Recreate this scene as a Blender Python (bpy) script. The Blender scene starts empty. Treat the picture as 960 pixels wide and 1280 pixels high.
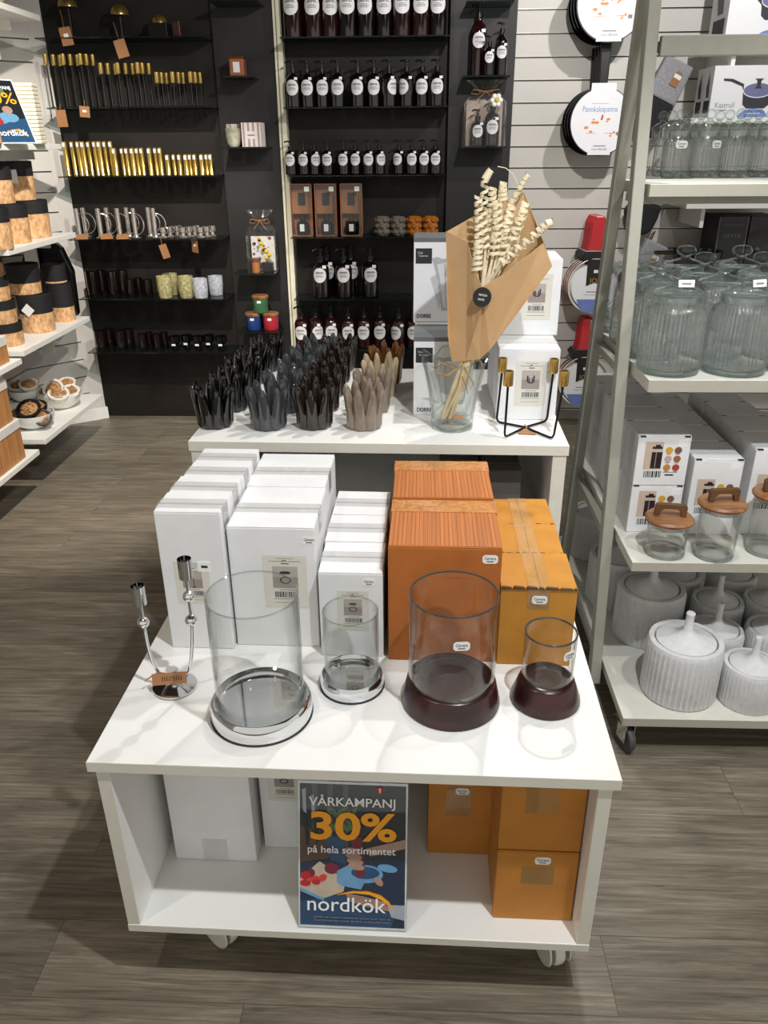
import bpy, bmesh, math, random
from mathutils import Vector, Matrix
random.seed(7)
PI = math.pi
S = bpy.context.scene
COL = S.collection
# ---------------------------------------------------------------- camera, world, lights, exposure
FPX = 980.0
TH = math.atan(460/980); PSI = math.radians(2.4); ROLL = math.radians(0.46); EYE = 1.65
_f = Vector((-math.sin(PSI)*math.cos(TH), math.cos(PSI)*math.cos(TH), -math.sin(TH)))
_r0 = Vector((math.cos(PSI), math.sin(PSI), 0)); _u0 = _r0.cross(_f)
_r = _r0*math.cos(ROLL) - _u0*math.sin(ROLL); _u = _r0*math.sin(ROLL) + _u0*math.cos(ROLL)
cd = bpy.data.cameras.new('camera'); cam = bpy.data.objects.new('camera', cd); COL.objects.link(cam)
cam.matrix_world = Matrix(((_r.x, _u.x, -_f.x, 0), (_r.y, _u.y, -_f.y, 0), (_r.z, _u.z, -_f.z, EYE), (0, 0, 0, 1)))
cd.sensor_fit = 'VERTICAL'; cd.sensor_height = 34.6; cd.lens = FPX*34.6/1280; cd.clip_start = .05
S.camera = cam
w = bpy.data.worlds.new('world'); S.world = w; w.use_nodes = True
w.node_tree.nodes['Background'].inputs[0].default_value = (1, .97, .9, 1)
w.node_tree.nodes['Background'].inputs[1].default_value = .62
S.view_settings.view_transform = 'Standard'; S.view_settings.look = 'None'
S.view_settings.gamma = 1; S.view_settings.exposure = 0.25; S.view_settings.use_curve_mapping = False
S.cycles.use_denoising = True
S.cycles.max_bounces = 10; S.cycles.transparent_max_bounces = 48; S.cycles.glossy_bounces = 5
S.cycles.caustics_reflective = False; S.cycles.caustics_refractive = False
S.cycles.sample_clamp_indirect = 4
def spot(name, loc, aim, watts, deg, col=(1, .97, .92), rad=.03, blend=.5):
    d = bpy.data.lights.new(name, 'SPOT'); d.energy = watts; d.spot_size = math.radians(deg); d.spot_blend = blend
    d.color = col; d.shadow_soft_size = rad
    o = bpy.data.objects.new(name, d); COL.objects.link(o); o.location = loc
    o.rotation_euler = (Vector(aim)-Vector(loc)).to_track_quat('-Z', 'Y').to_euler()
spot('track_spot_front', (.55, .56, 2.95), (-.05, 1.35, .5), 135, 92, (.95, .97, 1))
spot('track_spot_behind', (.45, 2.9, 2.95), (-.05, 1.0, .2), 75, 85, (1, .96, .9))
spot('track_spot_left', (-.75, 2.7, 2.95), (-1.95, 4.25, .7), 300, 70, (1, .93, .84))
spot('track_spot_back', (.6, 2.2, 2.95), (-.35, 5.0, 1.5), 130, 70)
spot('track_spot_slatwall', (1.45, 3.3, 3.0), (.8, 5.0, 1.3), 85, 95, (1, .985, .96))
spot('track_spot_table', (.75, 1.75, 3.0), (0, 2.5, .9), 40, 75, (1, .985, .96))
spot('track_spot_rack', (1.3, .9, 2.95), (1.1, 2.25, .6), 78, 56, (1, .98, .94))
spot('track_spot_floor', (-1.1, .6, 2.95), (-1.1, 1.5, 0), 38, 80, (1, .88, .72))

def at(px, py, X=None, Y=None, Z=None):
    """the point of the place seen at a pixel of the photograph, on a plane at a known distance or height"""
    d = _r*((px-480)/FPX) - _u*((py-640)/FPX) + _f
    if Y is not None: t = Y/d.y
    elif Z is not None: t = (Z-EYE)/d.z
    else: t = X/d.x
    return Vector((d.x*t, d.y*t, EYE+d.z*t))

# ---------------------------------------------------------------- materials
def lin(c):
    return tuple((v/255/12.92 if v/255 <= .04045 else ((v/255+.055)/1.055)**2.4) for v in c[:3]) + (1,)
MATS = {}
def mat(name, c, rough=.5, metal=0, var=.06, scale=30, bump=0, spec=.5, coat=0, stretch=(1, 1, 1), c2=None, emis=0):
    if name in MATS: return MATS[name]
    m = bpy.data.materials.new(name); m.use_nodes = True; MATS[name] = m
    nt = m.node_tree; b = nt.nodes['Principled BSDF']
    b.inputs['Roughness'].default_value = rough; b.inputs['Metallic'].default_value = metal
    b.inputs['Specular IOR Level'].default_value = spec; b.inputs['Coat Weight'].default_value = coat
    tc = nt.nodes.new('ShaderNodeTexCoord'); mp = nt.nodes.new('ShaderNodeMapping'); mp.inputs['Scale'].default_value = stretch
    nz = nt.nodes.new('ShaderNodeTexNoise'); nz.inputs['Scale'].default_value = scale; nz.inputs['Detail'].default_value = 4
    nt.links.new(tc.outputs['Object'], mp.inputs[0]); nt.links.new(mp.outputs[0], nz.inputs['Vector'])
    rp = nt.nodes.new('ShaderNodeValToRGB')
    a = lin(c); k = c2 and lin(c2)
    rp.color_ramp.elements[0].color = k or tuple(v*(1-var) for v in a[:3])+(1,)
    rp.color_ramp.elements[1].color = a if k else tuple(min(1, v*(1+var)) for v in a[:3])+(1,)
    rp.color_ramp.elements[0].position = .35; rp.color_ramp.elements[1].position = .65
    nt.links.new(nz.outputs['Fac'], rp.inputs[0]); nt.links.new(rp.outputs[0], b.inputs['Base Color'])
    if bump:
        bp = nt.nodes.new('ShaderNodeBump'); bp.inputs['Strength'].default_value = bump; bp.inputs['Distance'].default_value = .004
        nt.links.new(nz.outputs['Fac'], bp.inputs['Height']); nt.links.new(bp.outputs[0], b.inputs['Normal'])
    if emis:
        nt.links.new(rp.outputs[0], b.inputs['Emission Color']); b.inputs['Emission Strength'].default_value = emis
    return m
def glass(name, tint=(.97, .985, .98), ior=1.45, gloss=1.0, rough=.02, wavy=0, body=0, bodycol=(.8, .85, .83, 1), refr=0, edge=None, epow=1.4):
    if name in MATS: return MATS[name]
    m = bpy.data.materials.new(name); m.use_nodes = True; MATS[name] = m
    nt = m.node_tree; nt.nodes.clear(); L = nt.links.new
    out = nt.nodes.new('ShaderNodeOutputMaterial'); tr = nt.nodes.new('ShaderNodeBsdfTransparent'); gl = nt.nodes.new('ShaderNodeBsdfGlossy')
    tr.inputs[0].default_value = tint+(1,); gl.inputs['Roughness'].default_value = rough
    lw = nt.nodes.new('ShaderNodeLayerWeight'); lw.inputs[0].default_value = .5
    pw = nt.nodes.new('ShaderNodeMath'); pw.operation = 'POWER'; pw.inputs[1].default_value = 4; L(lw.outputs['Facing'], pw.inputs[0])
    fr = nt.nodes.new('ShaderNodeMath'); fr.operation = 'MULTIPLY_ADD'; fr.inputs[1].default_value = .75; fr.inputs[2].default_value = ((ior-1)/(ior+1))**2; L(pw.outputs[0], fr.inputs[0])
    mu = nt.nodes.new('ShaderNodeMath'); mu.operation = 'MULTIPLY'; mu.inputs[1].default_value = gloss; mu.use_clamp = True
    if edge:
        pe = nt.nodes.new('ShaderNodeMath'); pe.operation = 'POWER'; pe.inputs[1].default_value = epow; L(lw.outputs['Facing'], pe.inputs[0])
        mc = nt.nodes.new('ShaderNodeMix'); mc.data_type = 'RGBA'; L(pe.outputs[0], mc.inputs['Factor']); mc.inputs['A'].default_value = tint+(1,); mc.inputs['B'].default_value = edge+(1,)
        L(mc.outputs['Result'], tr.inputs[0])
    mx = nt.nodes.new('ShaderNodeMixShader'); L(fr.outputs[0], mu.inputs[0]); L(mu.outputs[0], mx.inputs[0])
    L(tr.outputs[0], mx.inputs[1]); L(gl.outputs[0], mx.inputs[2])
    last = mx
    if refr:
        rf = nt.nodes.new('ShaderNodeBsdfRefraction'); rf.inputs['IOR'].default_value = 1.35; rf.inputs['Roughness'].default_value = .0; rf.inputs[0].default_value = tint+(1,)
        m3 = nt.nodes.new('ShaderNodeMixShader'); m3.inputs[0].default_value = refr; L(mx.outputs[0], m3.inputs[1]); L(rf.outputs[0], m3.inputs[2]); last = m3; mx = m3
    if body:
        df = nt.nodes.new('ShaderNodeBsdfDiffuse'); df.inputs[0].default_value = bodycol
        m2 = nt.nodes.new('ShaderNodeMixShader'); m2.inputs[0].default_value = body
        L(mx.outputs[0], m2.inputs[1]); L(df.outputs[0], m2.inputs[2]); last = m2
    tc = nt.nodes.new('ShaderNodeTexCoord'); nz = nt.nodes.new('ShaderNodeTexNoise'); nz.inputs['Scale'].default_value = 12
    L(tc.outputs['Object'], nz.inputs['Vector'])
    if wavy:
        bp = nt.nodes.new('ShaderNodeBump'); bp.inputs['Strength'].default_value = wavy; bp.inputs['Distance'].default_value = .01
        L(nz.outputs['Fac'], bp.inputs['Height']); L(bp.outputs[0], gl.inputs['Normal']); L(bp.outputs[0], lw.inputs['Normal'])
    L(last.outputs[0], out.inputs[0])
    return m
W = lambda n, c, **k: mat(n, c, **k)
white = mat('white_laminate', (238, 238, 234), .38, var=.015, scale=8)
edge = mat('cream_edge', (214, 212, 200), .45, var=.02)
shelfw = mat('white_metal_shelf', (235, 235, 230), .4, var=.02)
rackp = mat('greige_rack_paint', (158, 158, 146), .4, var=.03, spec=.5)
carton = mat('white_carton', (226, 227, 228), .6, var=.03, scale=14)
orange = mat('orange_carton', (174, 98, 34), .6, var=.08, scale=18)
tan = mat('mustard_carton', (188, 128, 40), .6, var=.09, scale=16)
dark = mat('dark_line', (40, 34, 28), .8)
tape = glass('clear_tape', (.97, .97, .97), 1.5, 1.2, .08, wavy=.5, body=.3, bodycol=(.66, .65, .62, 1))
otape = mat('orange_tape', (198, 136, 80), .15, var=.2, scale=90, bump=.5, coat=.6)
tanseam = mat('torn_board_edge', (92, 66, 34), .8)
chrome = mat('chrome', (225, 226, 228), .05, 1, var=.01)
brass = mat('brass', (206, 176, 104), .24, .9, var=.06)
blackm = mat('black_metal', (11, 11, 12), .45, var=.1, spec=.3)
blackg = mat('black_gloss', (10, 9, 9), .12, var=.1)
black = mat('matt_black', (20, 20, 22), .6, var=.1)
kraft = mat('kraft_tag', (158, 112, 72), .7, var=.06)
stick = mat('white_sticker', (238, 238, 236), .5, var=.01)
ink = mat('ink', (34, 36, 42), .6, var=.01)
grey = mat('grey_print', (128, 128, 130), .6, var=.02)
pale = mat('cream_label', (214, 212, 202), .55, var=.01)
photo = mat('grey_photo_print', (150, 140, 134), .5, var=.05)
clear = glass('clear_glass'); 
shelfg = glass('dark_glass_shelf', (.45, .52, .5), 1.5, .9, .03, body=.12, bodycol=(.03, .05, .045, 1))

# ---------------------------------------------------------------- mesh building
class MB:
    def __init__(s): s.v = []; s.f = []; s.m = []; s.s = []
    def add(s, vs, fs, m=0, smooth=False, M=None):
        n = len(s.v); s.v += [tuple(M @ Vector(v)) if M else tuple(v) for v in vs]
        for f in fs: s.f.append(tuple(i+n for i in f)); s.m.append(m); s.s.append(smooth)
        return s
    def box(s, x0, x1, y0, y1, z0, z1, m=0, M=None):
        vs = [(x, y, z) for z in (z0, z1) for y in (y0, y1) for x in (x0, x1)]
        return s.add(vs, [(0, 2, 3, 1), (4, 5, 7, 6), (0, 1, 5, 4), (2, 6, 7, 3), (0, 4, 6, 2), (1, 3, 7, 5)], m, False, M)
    def lathe(s, prof, n=32, c=(0, 0, 0), m=0, M=None, rib=0, ribn=0, smooth=True, ribz=(-9, 9)):
        vs = []; rows = []
        for r, z in prof:
            if r < 1e-6: rows.append([len(vs)]); vs.append((c[0], c[1], c[2]+z)); continue
            row = []
            for i in range(n):
                a = 2*PI*i/n; q = r*(1+(rib*math.cos(ribn*a) if ribz[0] <= z <= ribz[1] else 0))
                row.append(len(vs)); vs.append((c[0]+q*math.cos(a), c[1]+q*math.sin(a), c[2]+z))
            rows.append(row)
        fs = []
        for A, B in zip(rows, rows[1:]):
            for i in range(n):
                j = (i+1) % n
                if len(A) == 1 and len(B) == 1: continue
                if len(A) == 1: fs.append((A[0], B[j], B[i]))
                elif len(B) == 1: fs.append((A[i], A[j], B[0]))
                else: fs.append((A[i], A[j], B[j], B[i]))
        return s.add(vs, fs, m, smooth, M)
    def cyl(s, r, z0, z1, n=24, c=(0, 0, 0), m=0, M=None, r1=None):
        return s.lathe([(0, z0), (r, z0), (r if r1 is None else r1, z1), (0, z1)], n, c, m, M)
    def tube(s, pts, rad, n=10, m=0, M=None, cap=True):
        P = [Vector(p) for p in pts]; k = len(P)
        R = rad if hasattr(rad, '__len__') else [rad]*k
        T = [((P[min(i+1, k-1)]-P[max(i-1, 0)]).normalized()) for i in range(k)]
        ref = Vector((0, 0, 1)) if abs(T[0].z) < .9 else Vector((1, 0, 0))
        nn = T[0].cross(ref).normalized(); vs = []; fs = []
        for i in range(k):
            nn = (nn - T[i]*nn.dot(T[i])).normalized(); b = T[i].cross(nn)
            for j in range(n):
                a = 2*PI*j/n; vs.append(P[i]+(nn*math.cos(a)+b*math.sin(a))*R[i])
        for i in range(k-1):
            for j in range(n):
                q = (j+1) % n; fs.append((i*n+j, i*n+q, (i+1)*n+q, (i+1)*n+j))
        if cap: fs += [tuple(range(n-1, -1, -1)), tuple((k-1)*n+j for j in range(n))]
        return s.add(vs, fs, m, True, M)
    def ball(s, c, r, m=0, n=16, M=None, sz=1):
        return s.lathe([(r*math.sin(PI*i/10), -r*sz*math.cos(PI*i/10)) for i in range(11)], n, c, m, M)
    def prism(s, poly, d0, d1, m=0, M=None):
        """outline in local x,z extruded along y from d0 (front) to d1"""
        n = len(poly); vs = [(x, d0, z) for x, z in poly]+[(x, d1, z) for x, z in poly]
        return s.add(vs, [tuple(range(n)), tuple(range(2*n-1, n-1, -1))]+[(i+n, (i+1) % n+n, (i+1) % n, i) for i in range(n)], m, False, M)
    def build(s, name, mats, parent=None, bevel=0, loc=None, rot=None):
        me = bpy.data.meshes.new(name); me.from_pydata(s.v, [], s.f)
        for m in (mats if isinstance(mats, (list, tuple)) else [mats]): me.materials.append(m)
        me.polygons.foreach_set('material_index', s.m); me.polygons.foreach_set('use_smooth', s.s)
        bm = bmesh.new(); bm.from_mesh(me); bmesh.ops.recalc_face_normals(bm, faces=bm.faces); bm.to_mesh(me); bm.free()
        if any(s.s): me.set_sharp_from_angle(angle=math.radians(38))
        o = bpy.data.objects.new(name, me); COL.objects.link(o)
        if parent: o.parent = parent
        if loc is not None: o.location = loc
        if rot is not None: o.rotation_euler = rot
        if bevel:
            b = o.modifiers.new('edge', 'BEVEL'); b.width = bevel; b.segments = 2; b.limit_method = 'ANGLE'
        return o
def tag(o, label, cat, group=None, kind=None):
    o['label'] = label; o['category'] = cat
    if group: o['group'] = group
    if kind: o['kind'] = kind
    return o
def thing(name, label, cat, loc=(0, 0, 0), rz=0, group=None, rot=None):
    o = bpy.data.objects.new(name, None); COL.objects.link(o); o.location = loc
    o.rotation_euler = rot or (0, 0, rz); o.empty_display_size = .02
    return tag(o, label, cat, group)
def struct(mb, name, m, **k):
    o = mb.build(name, m, **k); o['kind'] = 'structure'; return o
def kids(o): return [c for c in ALLKIDS.get(o.name, [])]
def dup(o, loc=None, label=None, rz=None, group=None, top=True):
    c = o.copy(); COL.objects.link(c)
    if top:
        if loc is not None: c.location = loc
        if label: c['label'] = label
        if rz is not None: c.rotation_euler = (0, 0, rz)
        if group: c['group'] = group
    for ch in list(o.children):
        d = dup(ch, top=False); d.parent = c
    return c
def text(body, size, loc, parent, m, width=None, rot=(PI/2, 0, 0), align='CENTER', bold=0):
    d = bpy.data.curves.new('lettering', 'FONT'); d.body = body; d.size = size; d.align_x = align; d.align_y = 'CENTER'
    d.extrude = .0002; d.offset = bold; d.materials.append(m); d.resolution_u = 3
    o = bpy.data.objects.new('lettering', d); COL.objects.link(o); o.parent = parent; o.location = loc; o.rotation_euler = rot
    dg = bpy.context.evaluated_depsgraph_get(); me = bpy.data.meshes.new_from_object(o.evaluated_get(dg)); bpy.data.objects.remove(o); bpy.data.curves.remove(d)
    o = bpy.data.objects.new('lettering', me); COL.objects.link(o); o.parent = parent; o.location = loc; o.rotation_euler = rot
    if width:
        q = [v.co.x for v in me.vertices]
        if q: o.scale.x = width/(max(q)-min(q))
    return o
def rot2(x, y, a): return (x*math.cos(a)-y*math.sin(a), x*math.sin(a)+y*math.cos(a))
ORD = ['first', 'second', 'third', 'fourth', 'fifth', 'sixth', 'seventh', 'eighth', 'ninth', 'tenth', 'eleventh', 'twelfth',
       'thirteenth', 'fourteenth', 'fifteenth', 'sixteenth', 'seventeenth', 'eighteenth', 'nineteenth', 'twentieth',
       'twenty-first', 'twenty-second', 'twenty-third', 'twenty-fourth', 'twenty-fifth', 'twenty-sixth', 'twenty-seventh']
def sticker(parent, x, z, y, w=.03, name='price_sticker', rot=None):
    """white price sticker with clipped corners and the shop's script name, facing -y at local (x, y, z)"""
    h = w*.62; c = w*.14
    p = [(-w/2+c, -h/2), (w/2-c, -h/2), (w/2, -h/2+c), (w/2, h/2-c), (w/2-c, h/2), (-w/2+c, h/2), (-w/2, h/2-c), (-w/2, -h/2+c)]
    mb = MB().prism(p, -.0006, 0); mb.box(-w*.22, w*.22, -.0008, -.0006, -h*.34, -h*.18, 1)
    o = mb.build(name, [stick, grey], parent, loc=(x, y, z), rot=rot)
    text('Cervera', w*.3, (0, -.0008, h*.1), o, ink, w*.72)
    return o
# ================================================================ THE SETTING
def plank_mat():
    m = bpy.data.materials.new('grey_oak_planks'); m.use_nodes = True; nt = m.node_tree; L = nt.links.new
    b = nt.nodes['Principled BSDF']; b.inputs['Roughness'].default_value = .42; b.inputs['Specular IOR Level'].default_value = .35
    tc = nt.nodes.new('ShaderNodeTexCoord')
    br = nt.nodes.new('ShaderNodeTexBrick'); br.offset = .37; br.inputs['Scale'].default_value = 1
    br.inputs['Brick Width'].default_value = 1.25; br.inputs['Row Height'].default_value = .185; br.inputs['Mortar Size'].default_value = .0008
    br.inputs['Color1'].default_value = (0, 0, 0, 1); br.inputs['Color2'].default_value = (1, 1, 1, 1); br.inputs['Mortar'].default_value = (.5, .5, .5, 1)
    mp0 = nt.nodes.new('ShaderNodeMapping'); mp0.inputs['Location'].default_value = (.35, .06, 0)
    L(tc.outputs['Object'], mp0.inputs[0]); L(mp0.outputs[0], br.inputs['Vector'])
    # long grain, shifted plank by plank
    mul = nt.nodes.new('ShaderNodeVectorMath'); mul.operation = 'SCALE'; mul.inputs['Scale'].default_value = 7.3
    L(br.outputs['Color'], mul.inputs[0])
    ad = nt.nodes.new('ShaderNodeVectorMath'); L(tc.outputs['Object'], ad.inputs[0]); L(mul.outputs[0], ad.inputs[1])
    mp = nt.nodes.new('ShaderNodeMapping'); mp.inputs['Scale'].default_value = (1.9, 44, 1); L(ad.outputs[0], mp.inputs[0])
    n1 = nt.nodes.new('ShaderNodeTexNoise'); n1.inputs['Scale'].default_value = 2.2; n1.inputs['Detail'].default_value = 10; n1.inputs['Roughness'].default_value = .72; n1.inputs['Distortion'].default_value = .9
    L(mp.outputs[0], n1.inputs['Vector'])
    mp2 = nt.nodes.new('ShaderNodeMapping'); mp2.inputs['Scale'].default_value = (1.2, 7, 1); L(ad.outputs[0], mp2.inputs[0])
    n2 = nt.nodes.new('ShaderNodeTexNoise'); n2.inputs['Scale'].default_value = 1.6; n2.inputs['Detail'].default_value = 3; n2.inputs['Distortion'].default_value = 1.8
    L(mp2.outputs[0], n2.inputs['Vector'])
    r1 = nt.nodes.new('ShaderNodeValToRGB'); e = r1.color_ramp.elements
    e[0].position = .3; e[0].color = lin((88, 82, 71)); e[1].position = .72; e[1].color = lin((158, 150, 133))
    e.new(.5).color = lin((125, 117, 103)); L(n1.outputs['Fac'], r1.inputs[0])
    r2 = nt.nodes.new('ShaderNodeValToRGB'); r2.color_ramp.elements[0].color = (.72, .7, .68, 1); r2.color_ramp.elements[0].position = .3
    r2.color_ramp.elements[1].color = (1.08, 1.08, 1.08, 1); r2.color_ramp.elements[1].position = .7; L(n2.outputs['Fac'], r2.inputs[0])
    mx = nt.nodes.new('ShaderNodeMix'); mx.data_type = 'RGBA'; mx.blend_type = 'MULTIPLY'; mx.inputs['Factor'].default_value = 1
    L(r1.outputs[0], mx.inputs['A']); L(r2.outputs[0], mx.inputs['B'])
    # joints
    mj = nt.nodes.new('ShaderNodeMix'); mj.data_type = 'RGBA'; L(br.outputs['Fac'], mj.inputs['Factor']); L(mx.outputs['Result'], mj.inputs['A']); mj.inputs['B'].default_value = lin((74, 68, 60))
    # board-to-board tone
    r3 = nt.nodes.new('ShaderNodeValToRGB'); r3.color_ramp.elements[0].color = (.82, .82, .82, 1); r3.color_ramp.elements[1].color = (1.06, 1.05, 1.03, 1); L(br.outputs['Color'], r3.inputs[0])
    mk = nt.nodes.new('ShaderNodeMix'); mk.data_type = 'RGBA'; mk.blend_type = 'MULTIPLY'; mk.inputs['Factor'].default_value = 1
    L(mj.outputs['Result'], mk.inputs['A']); L(r3.outputs[0], mk.inputs['B']); L(mk.outputs['Result'], b.inputs['Base Color'])
    bp = nt.nodes.new('ShaderNodeBump'); bp.inputs['Strength'].default_value = .12; bp.inputs['Distance'].default_value = .002
    L(n1.outputs['Fac'], bp.inputs['Height']); L(bp.outputs[0], b.inputs['Normal'])
    return m
floor = MB().box(-3.2, 4.2, -1.2, 5.4, -.06, 0); struct(floor, 'floor', plank_mat())
struct(MB().box(-3.2, 4.2, -1.2, 5.4, 3.1, 3.16), 'ceiling', mat('dark_ceiling_paint', (66, 64, 62), .8))
slate = mat('black_slate_panel', (32, 28, 25), .55, var=.35, scale=3.2, bump=.12, spec=.3)
slate2 = mat('black_slate_column', (38, 36, 36), .5, var=.3, scale=2.6, bump=.12, spec=.35)
slatm = mat('cream_slat_board', (206, 202, 196), .5, var=.02, scale=5)
slatgap = mat('aluminium_slat_groove', (92, 88, 82), .35, .6)
bw = MB(); bw.box(-2.08, -1.13, 5.0, 5.12, 0, 3.05); struct(bw, 'wall_back', slate)
cw = MB(); cw.box(-1.13, -.79, 4.97, 5.12, 0, 3.05); struct(cw, 'wall_back_pillar', slate2)
nw = MB(); nw.box(-.745, .19, 5.03, 5.12, 0, 3.05); struct(nw, 'wall_back_niche', slate)
rw = MB(); rw.box(.19, .53, 4.96, 5.12, 0, 3.05); struct(rw, 'wall_back_column', slate2)
st = MB(); st.box(-.79, -.745, 4.955, 5.12, 0, 3.05); st.box(-.776, -.772, 4.951, 4.955, 0, 3.05, 1)
struct(st, 'trim_1', [mat('cream_upright', (236, 232, 208), .4, var=.02), mat('upright_slot', (120, 112, 90), .5)])
st = MB(); st.box(.172, .19, 4.955, 5.03, 0, 3.05); struct(st, 'trim_2', black)
def slats(name, p0, p1, zoff=.068, ztop=3.05, thick=.1, groove_end=0):
    """slat board from p0 to p1 (facing the shop); boards .111 apart with recessed metal grooves"""
    d = Vector((p1[0]-p0[0], p1[1]-p0[1], 0)); Lg = d.length; a = math.atan2(d.y, d.x)
    M = Matrix.Translation((p0[0], p0[1], 0)) @ Matrix.Rotation(a, 4, 'Z')
    mb = MB(); mb.box(0, Lg, .008, thick, 0, ztop, 1, M)
    z = zoff-.1115*1
    while z < ztop:
        lo = max(.0, z+.006); hi = min(ztop, z+.1115-.0045)
        if hi > lo: mb.box(groove_end and 0, Lg-groove_end, 0, .008, lo, hi, 0, M); mb.box(0, Lg-groove_end, -.0015, .008, lo-.0025, lo, 2, M)
        z += .1115
    if groove_end: mb.box(Lg-groove_end, Lg, -.002, .008, 0, ztop, 0, M)
    return struct(mb, name, [slatm, slatgap, mat('slat_lip', (226, 224, 218), .25, .3)])
slats('wall_right', (.53, 5.0), (3.6, 5.0))
slats('wall_corner', (-2.62, 4.46), (-2.08, 5.0), groove_end=.09)
slats('wall_left', (-2.4, -.6), (-2.4, 4.66))
mb = MB().box(.53, 3.6, 4.985, 5.0, 0, .055); struct(mb, 'baseboard_back', mat('grey_kickboard', (150, 148, 142), .5))
mb = MB().box(-2.38, -2.02, 4.40, 4.44, 0, .075)
M = Matrix.Translation((-1.98, 4.55, 0)) @ Matrix.Rotation(math.radians(28), 4, 'Z')
kb = MB(); kb.box(-.2, .1, 0, .02, 0, .075, 0, Matrix.Translation((-2.13, 4.90, 0)) @ Matrix.Rotation(math.radians(35), 4, 'Z'))
struct(kb, 'baseboard_corner', shelfw)

# ================================================================ FRONT TROLLEY
YAW = math.radians(-.94)
TX, TY, TZ = -.1125, 1.086, .62
TD = .94
tr = thing('display_trolley', 'low white laminate display trolley with open front standing on casters', 'display table', (TX, TY, 0), YAW)
hw = .4895
MB().box(-hw, hw, 0, TD, TZ-.024, TZ-.0008).build('top_panel', [white], tr, .0015)
MB().box(-hw+.012, hw-.012, .004, TD-.004, .155, .1742).build('bottom_panel', [white], tr, .0015)
for sx in (-1, 1):
    x0, x1 = sorted((sx*(hw-.012), sx*(hw-.012-.026)))
    MB().box(x0, x1, .006, TD-.006, .175, TZ-.024).build('side_panel', [white], tr, .001)
MB().box(-hw+.04, hw-.04, TD-.03, TD-.012, .175, TZ-.024).build('back_panel', [white], tr)
MB().box(-hw, hw, -.0012, 0, TZ-.0235, TZ-.0012).build('edge_band', edge, tr)
MB().box(-hw+.012, hw-.012, .0028, .004, .1555, .1735).build('edge_band', edge, tr)
for sx in (-1, 1):
    x0, x1 = sorted((sx*(hw-.0125), sx*(hw-.0375))); MB().box(x0, x1, .0048, .006, .1755, TZ-.0245).build('edge_band', edge, tr)
cw_m = mat('white_nylon_wheel', (222, 220, 206), .4); 
for x, y, a in ((-.335, .125, .9), (.43-.012, .125, .3), (-.36, TD-.1, .4), (.40, TD-.1, .2)):
    c = MB(); c.box(-.03, .03, -.03, .03, .149, .155); c.cyl(.012, .09, .15, 14)
    k = c.build('caster', chrome, tr, loc=(x, y, 0), rot=(0, 0, a))
    Mx = Matrix.Translation((0, -.02, .052)) @ Matrix.Rotation(PI/2, 4, 'Y')
    wl = MB(); wl.lathe([(0, -.011), (.05, -.011), (.052, -.006), (.052, .006), (.05, .011), (0, .011)], 32, (0, 0, 0), 0, Mx); wl.build('wheel', cw_m, k)
    fk = MB(); fk.lathe([(.0515, -.021), (.05, -.025), (0, -.025)], 28, (0, 0, 0), 0, Mx); fk.lathe([(.0515, .021), (.05, .025), (0, .025)], 28, (0, 0, 0), 0, Mx)
    for s in (-1, 1): fk.box(s*.0225-.0015, s*.0225+.0015, -.04, .012, .06, .125)
    fk.build('wheel_cover', cw_m, k)
    ax = MB(); ax.tube([(-.027, -.02, .052), (.027, -.02, .052)], .007, 12); ax.build('axle', chrome, k)
def trolley(x, y):    # world point from trolley coordinates
    a, b = rot2(x, y, YAW); return TX+a, TY+b

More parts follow.
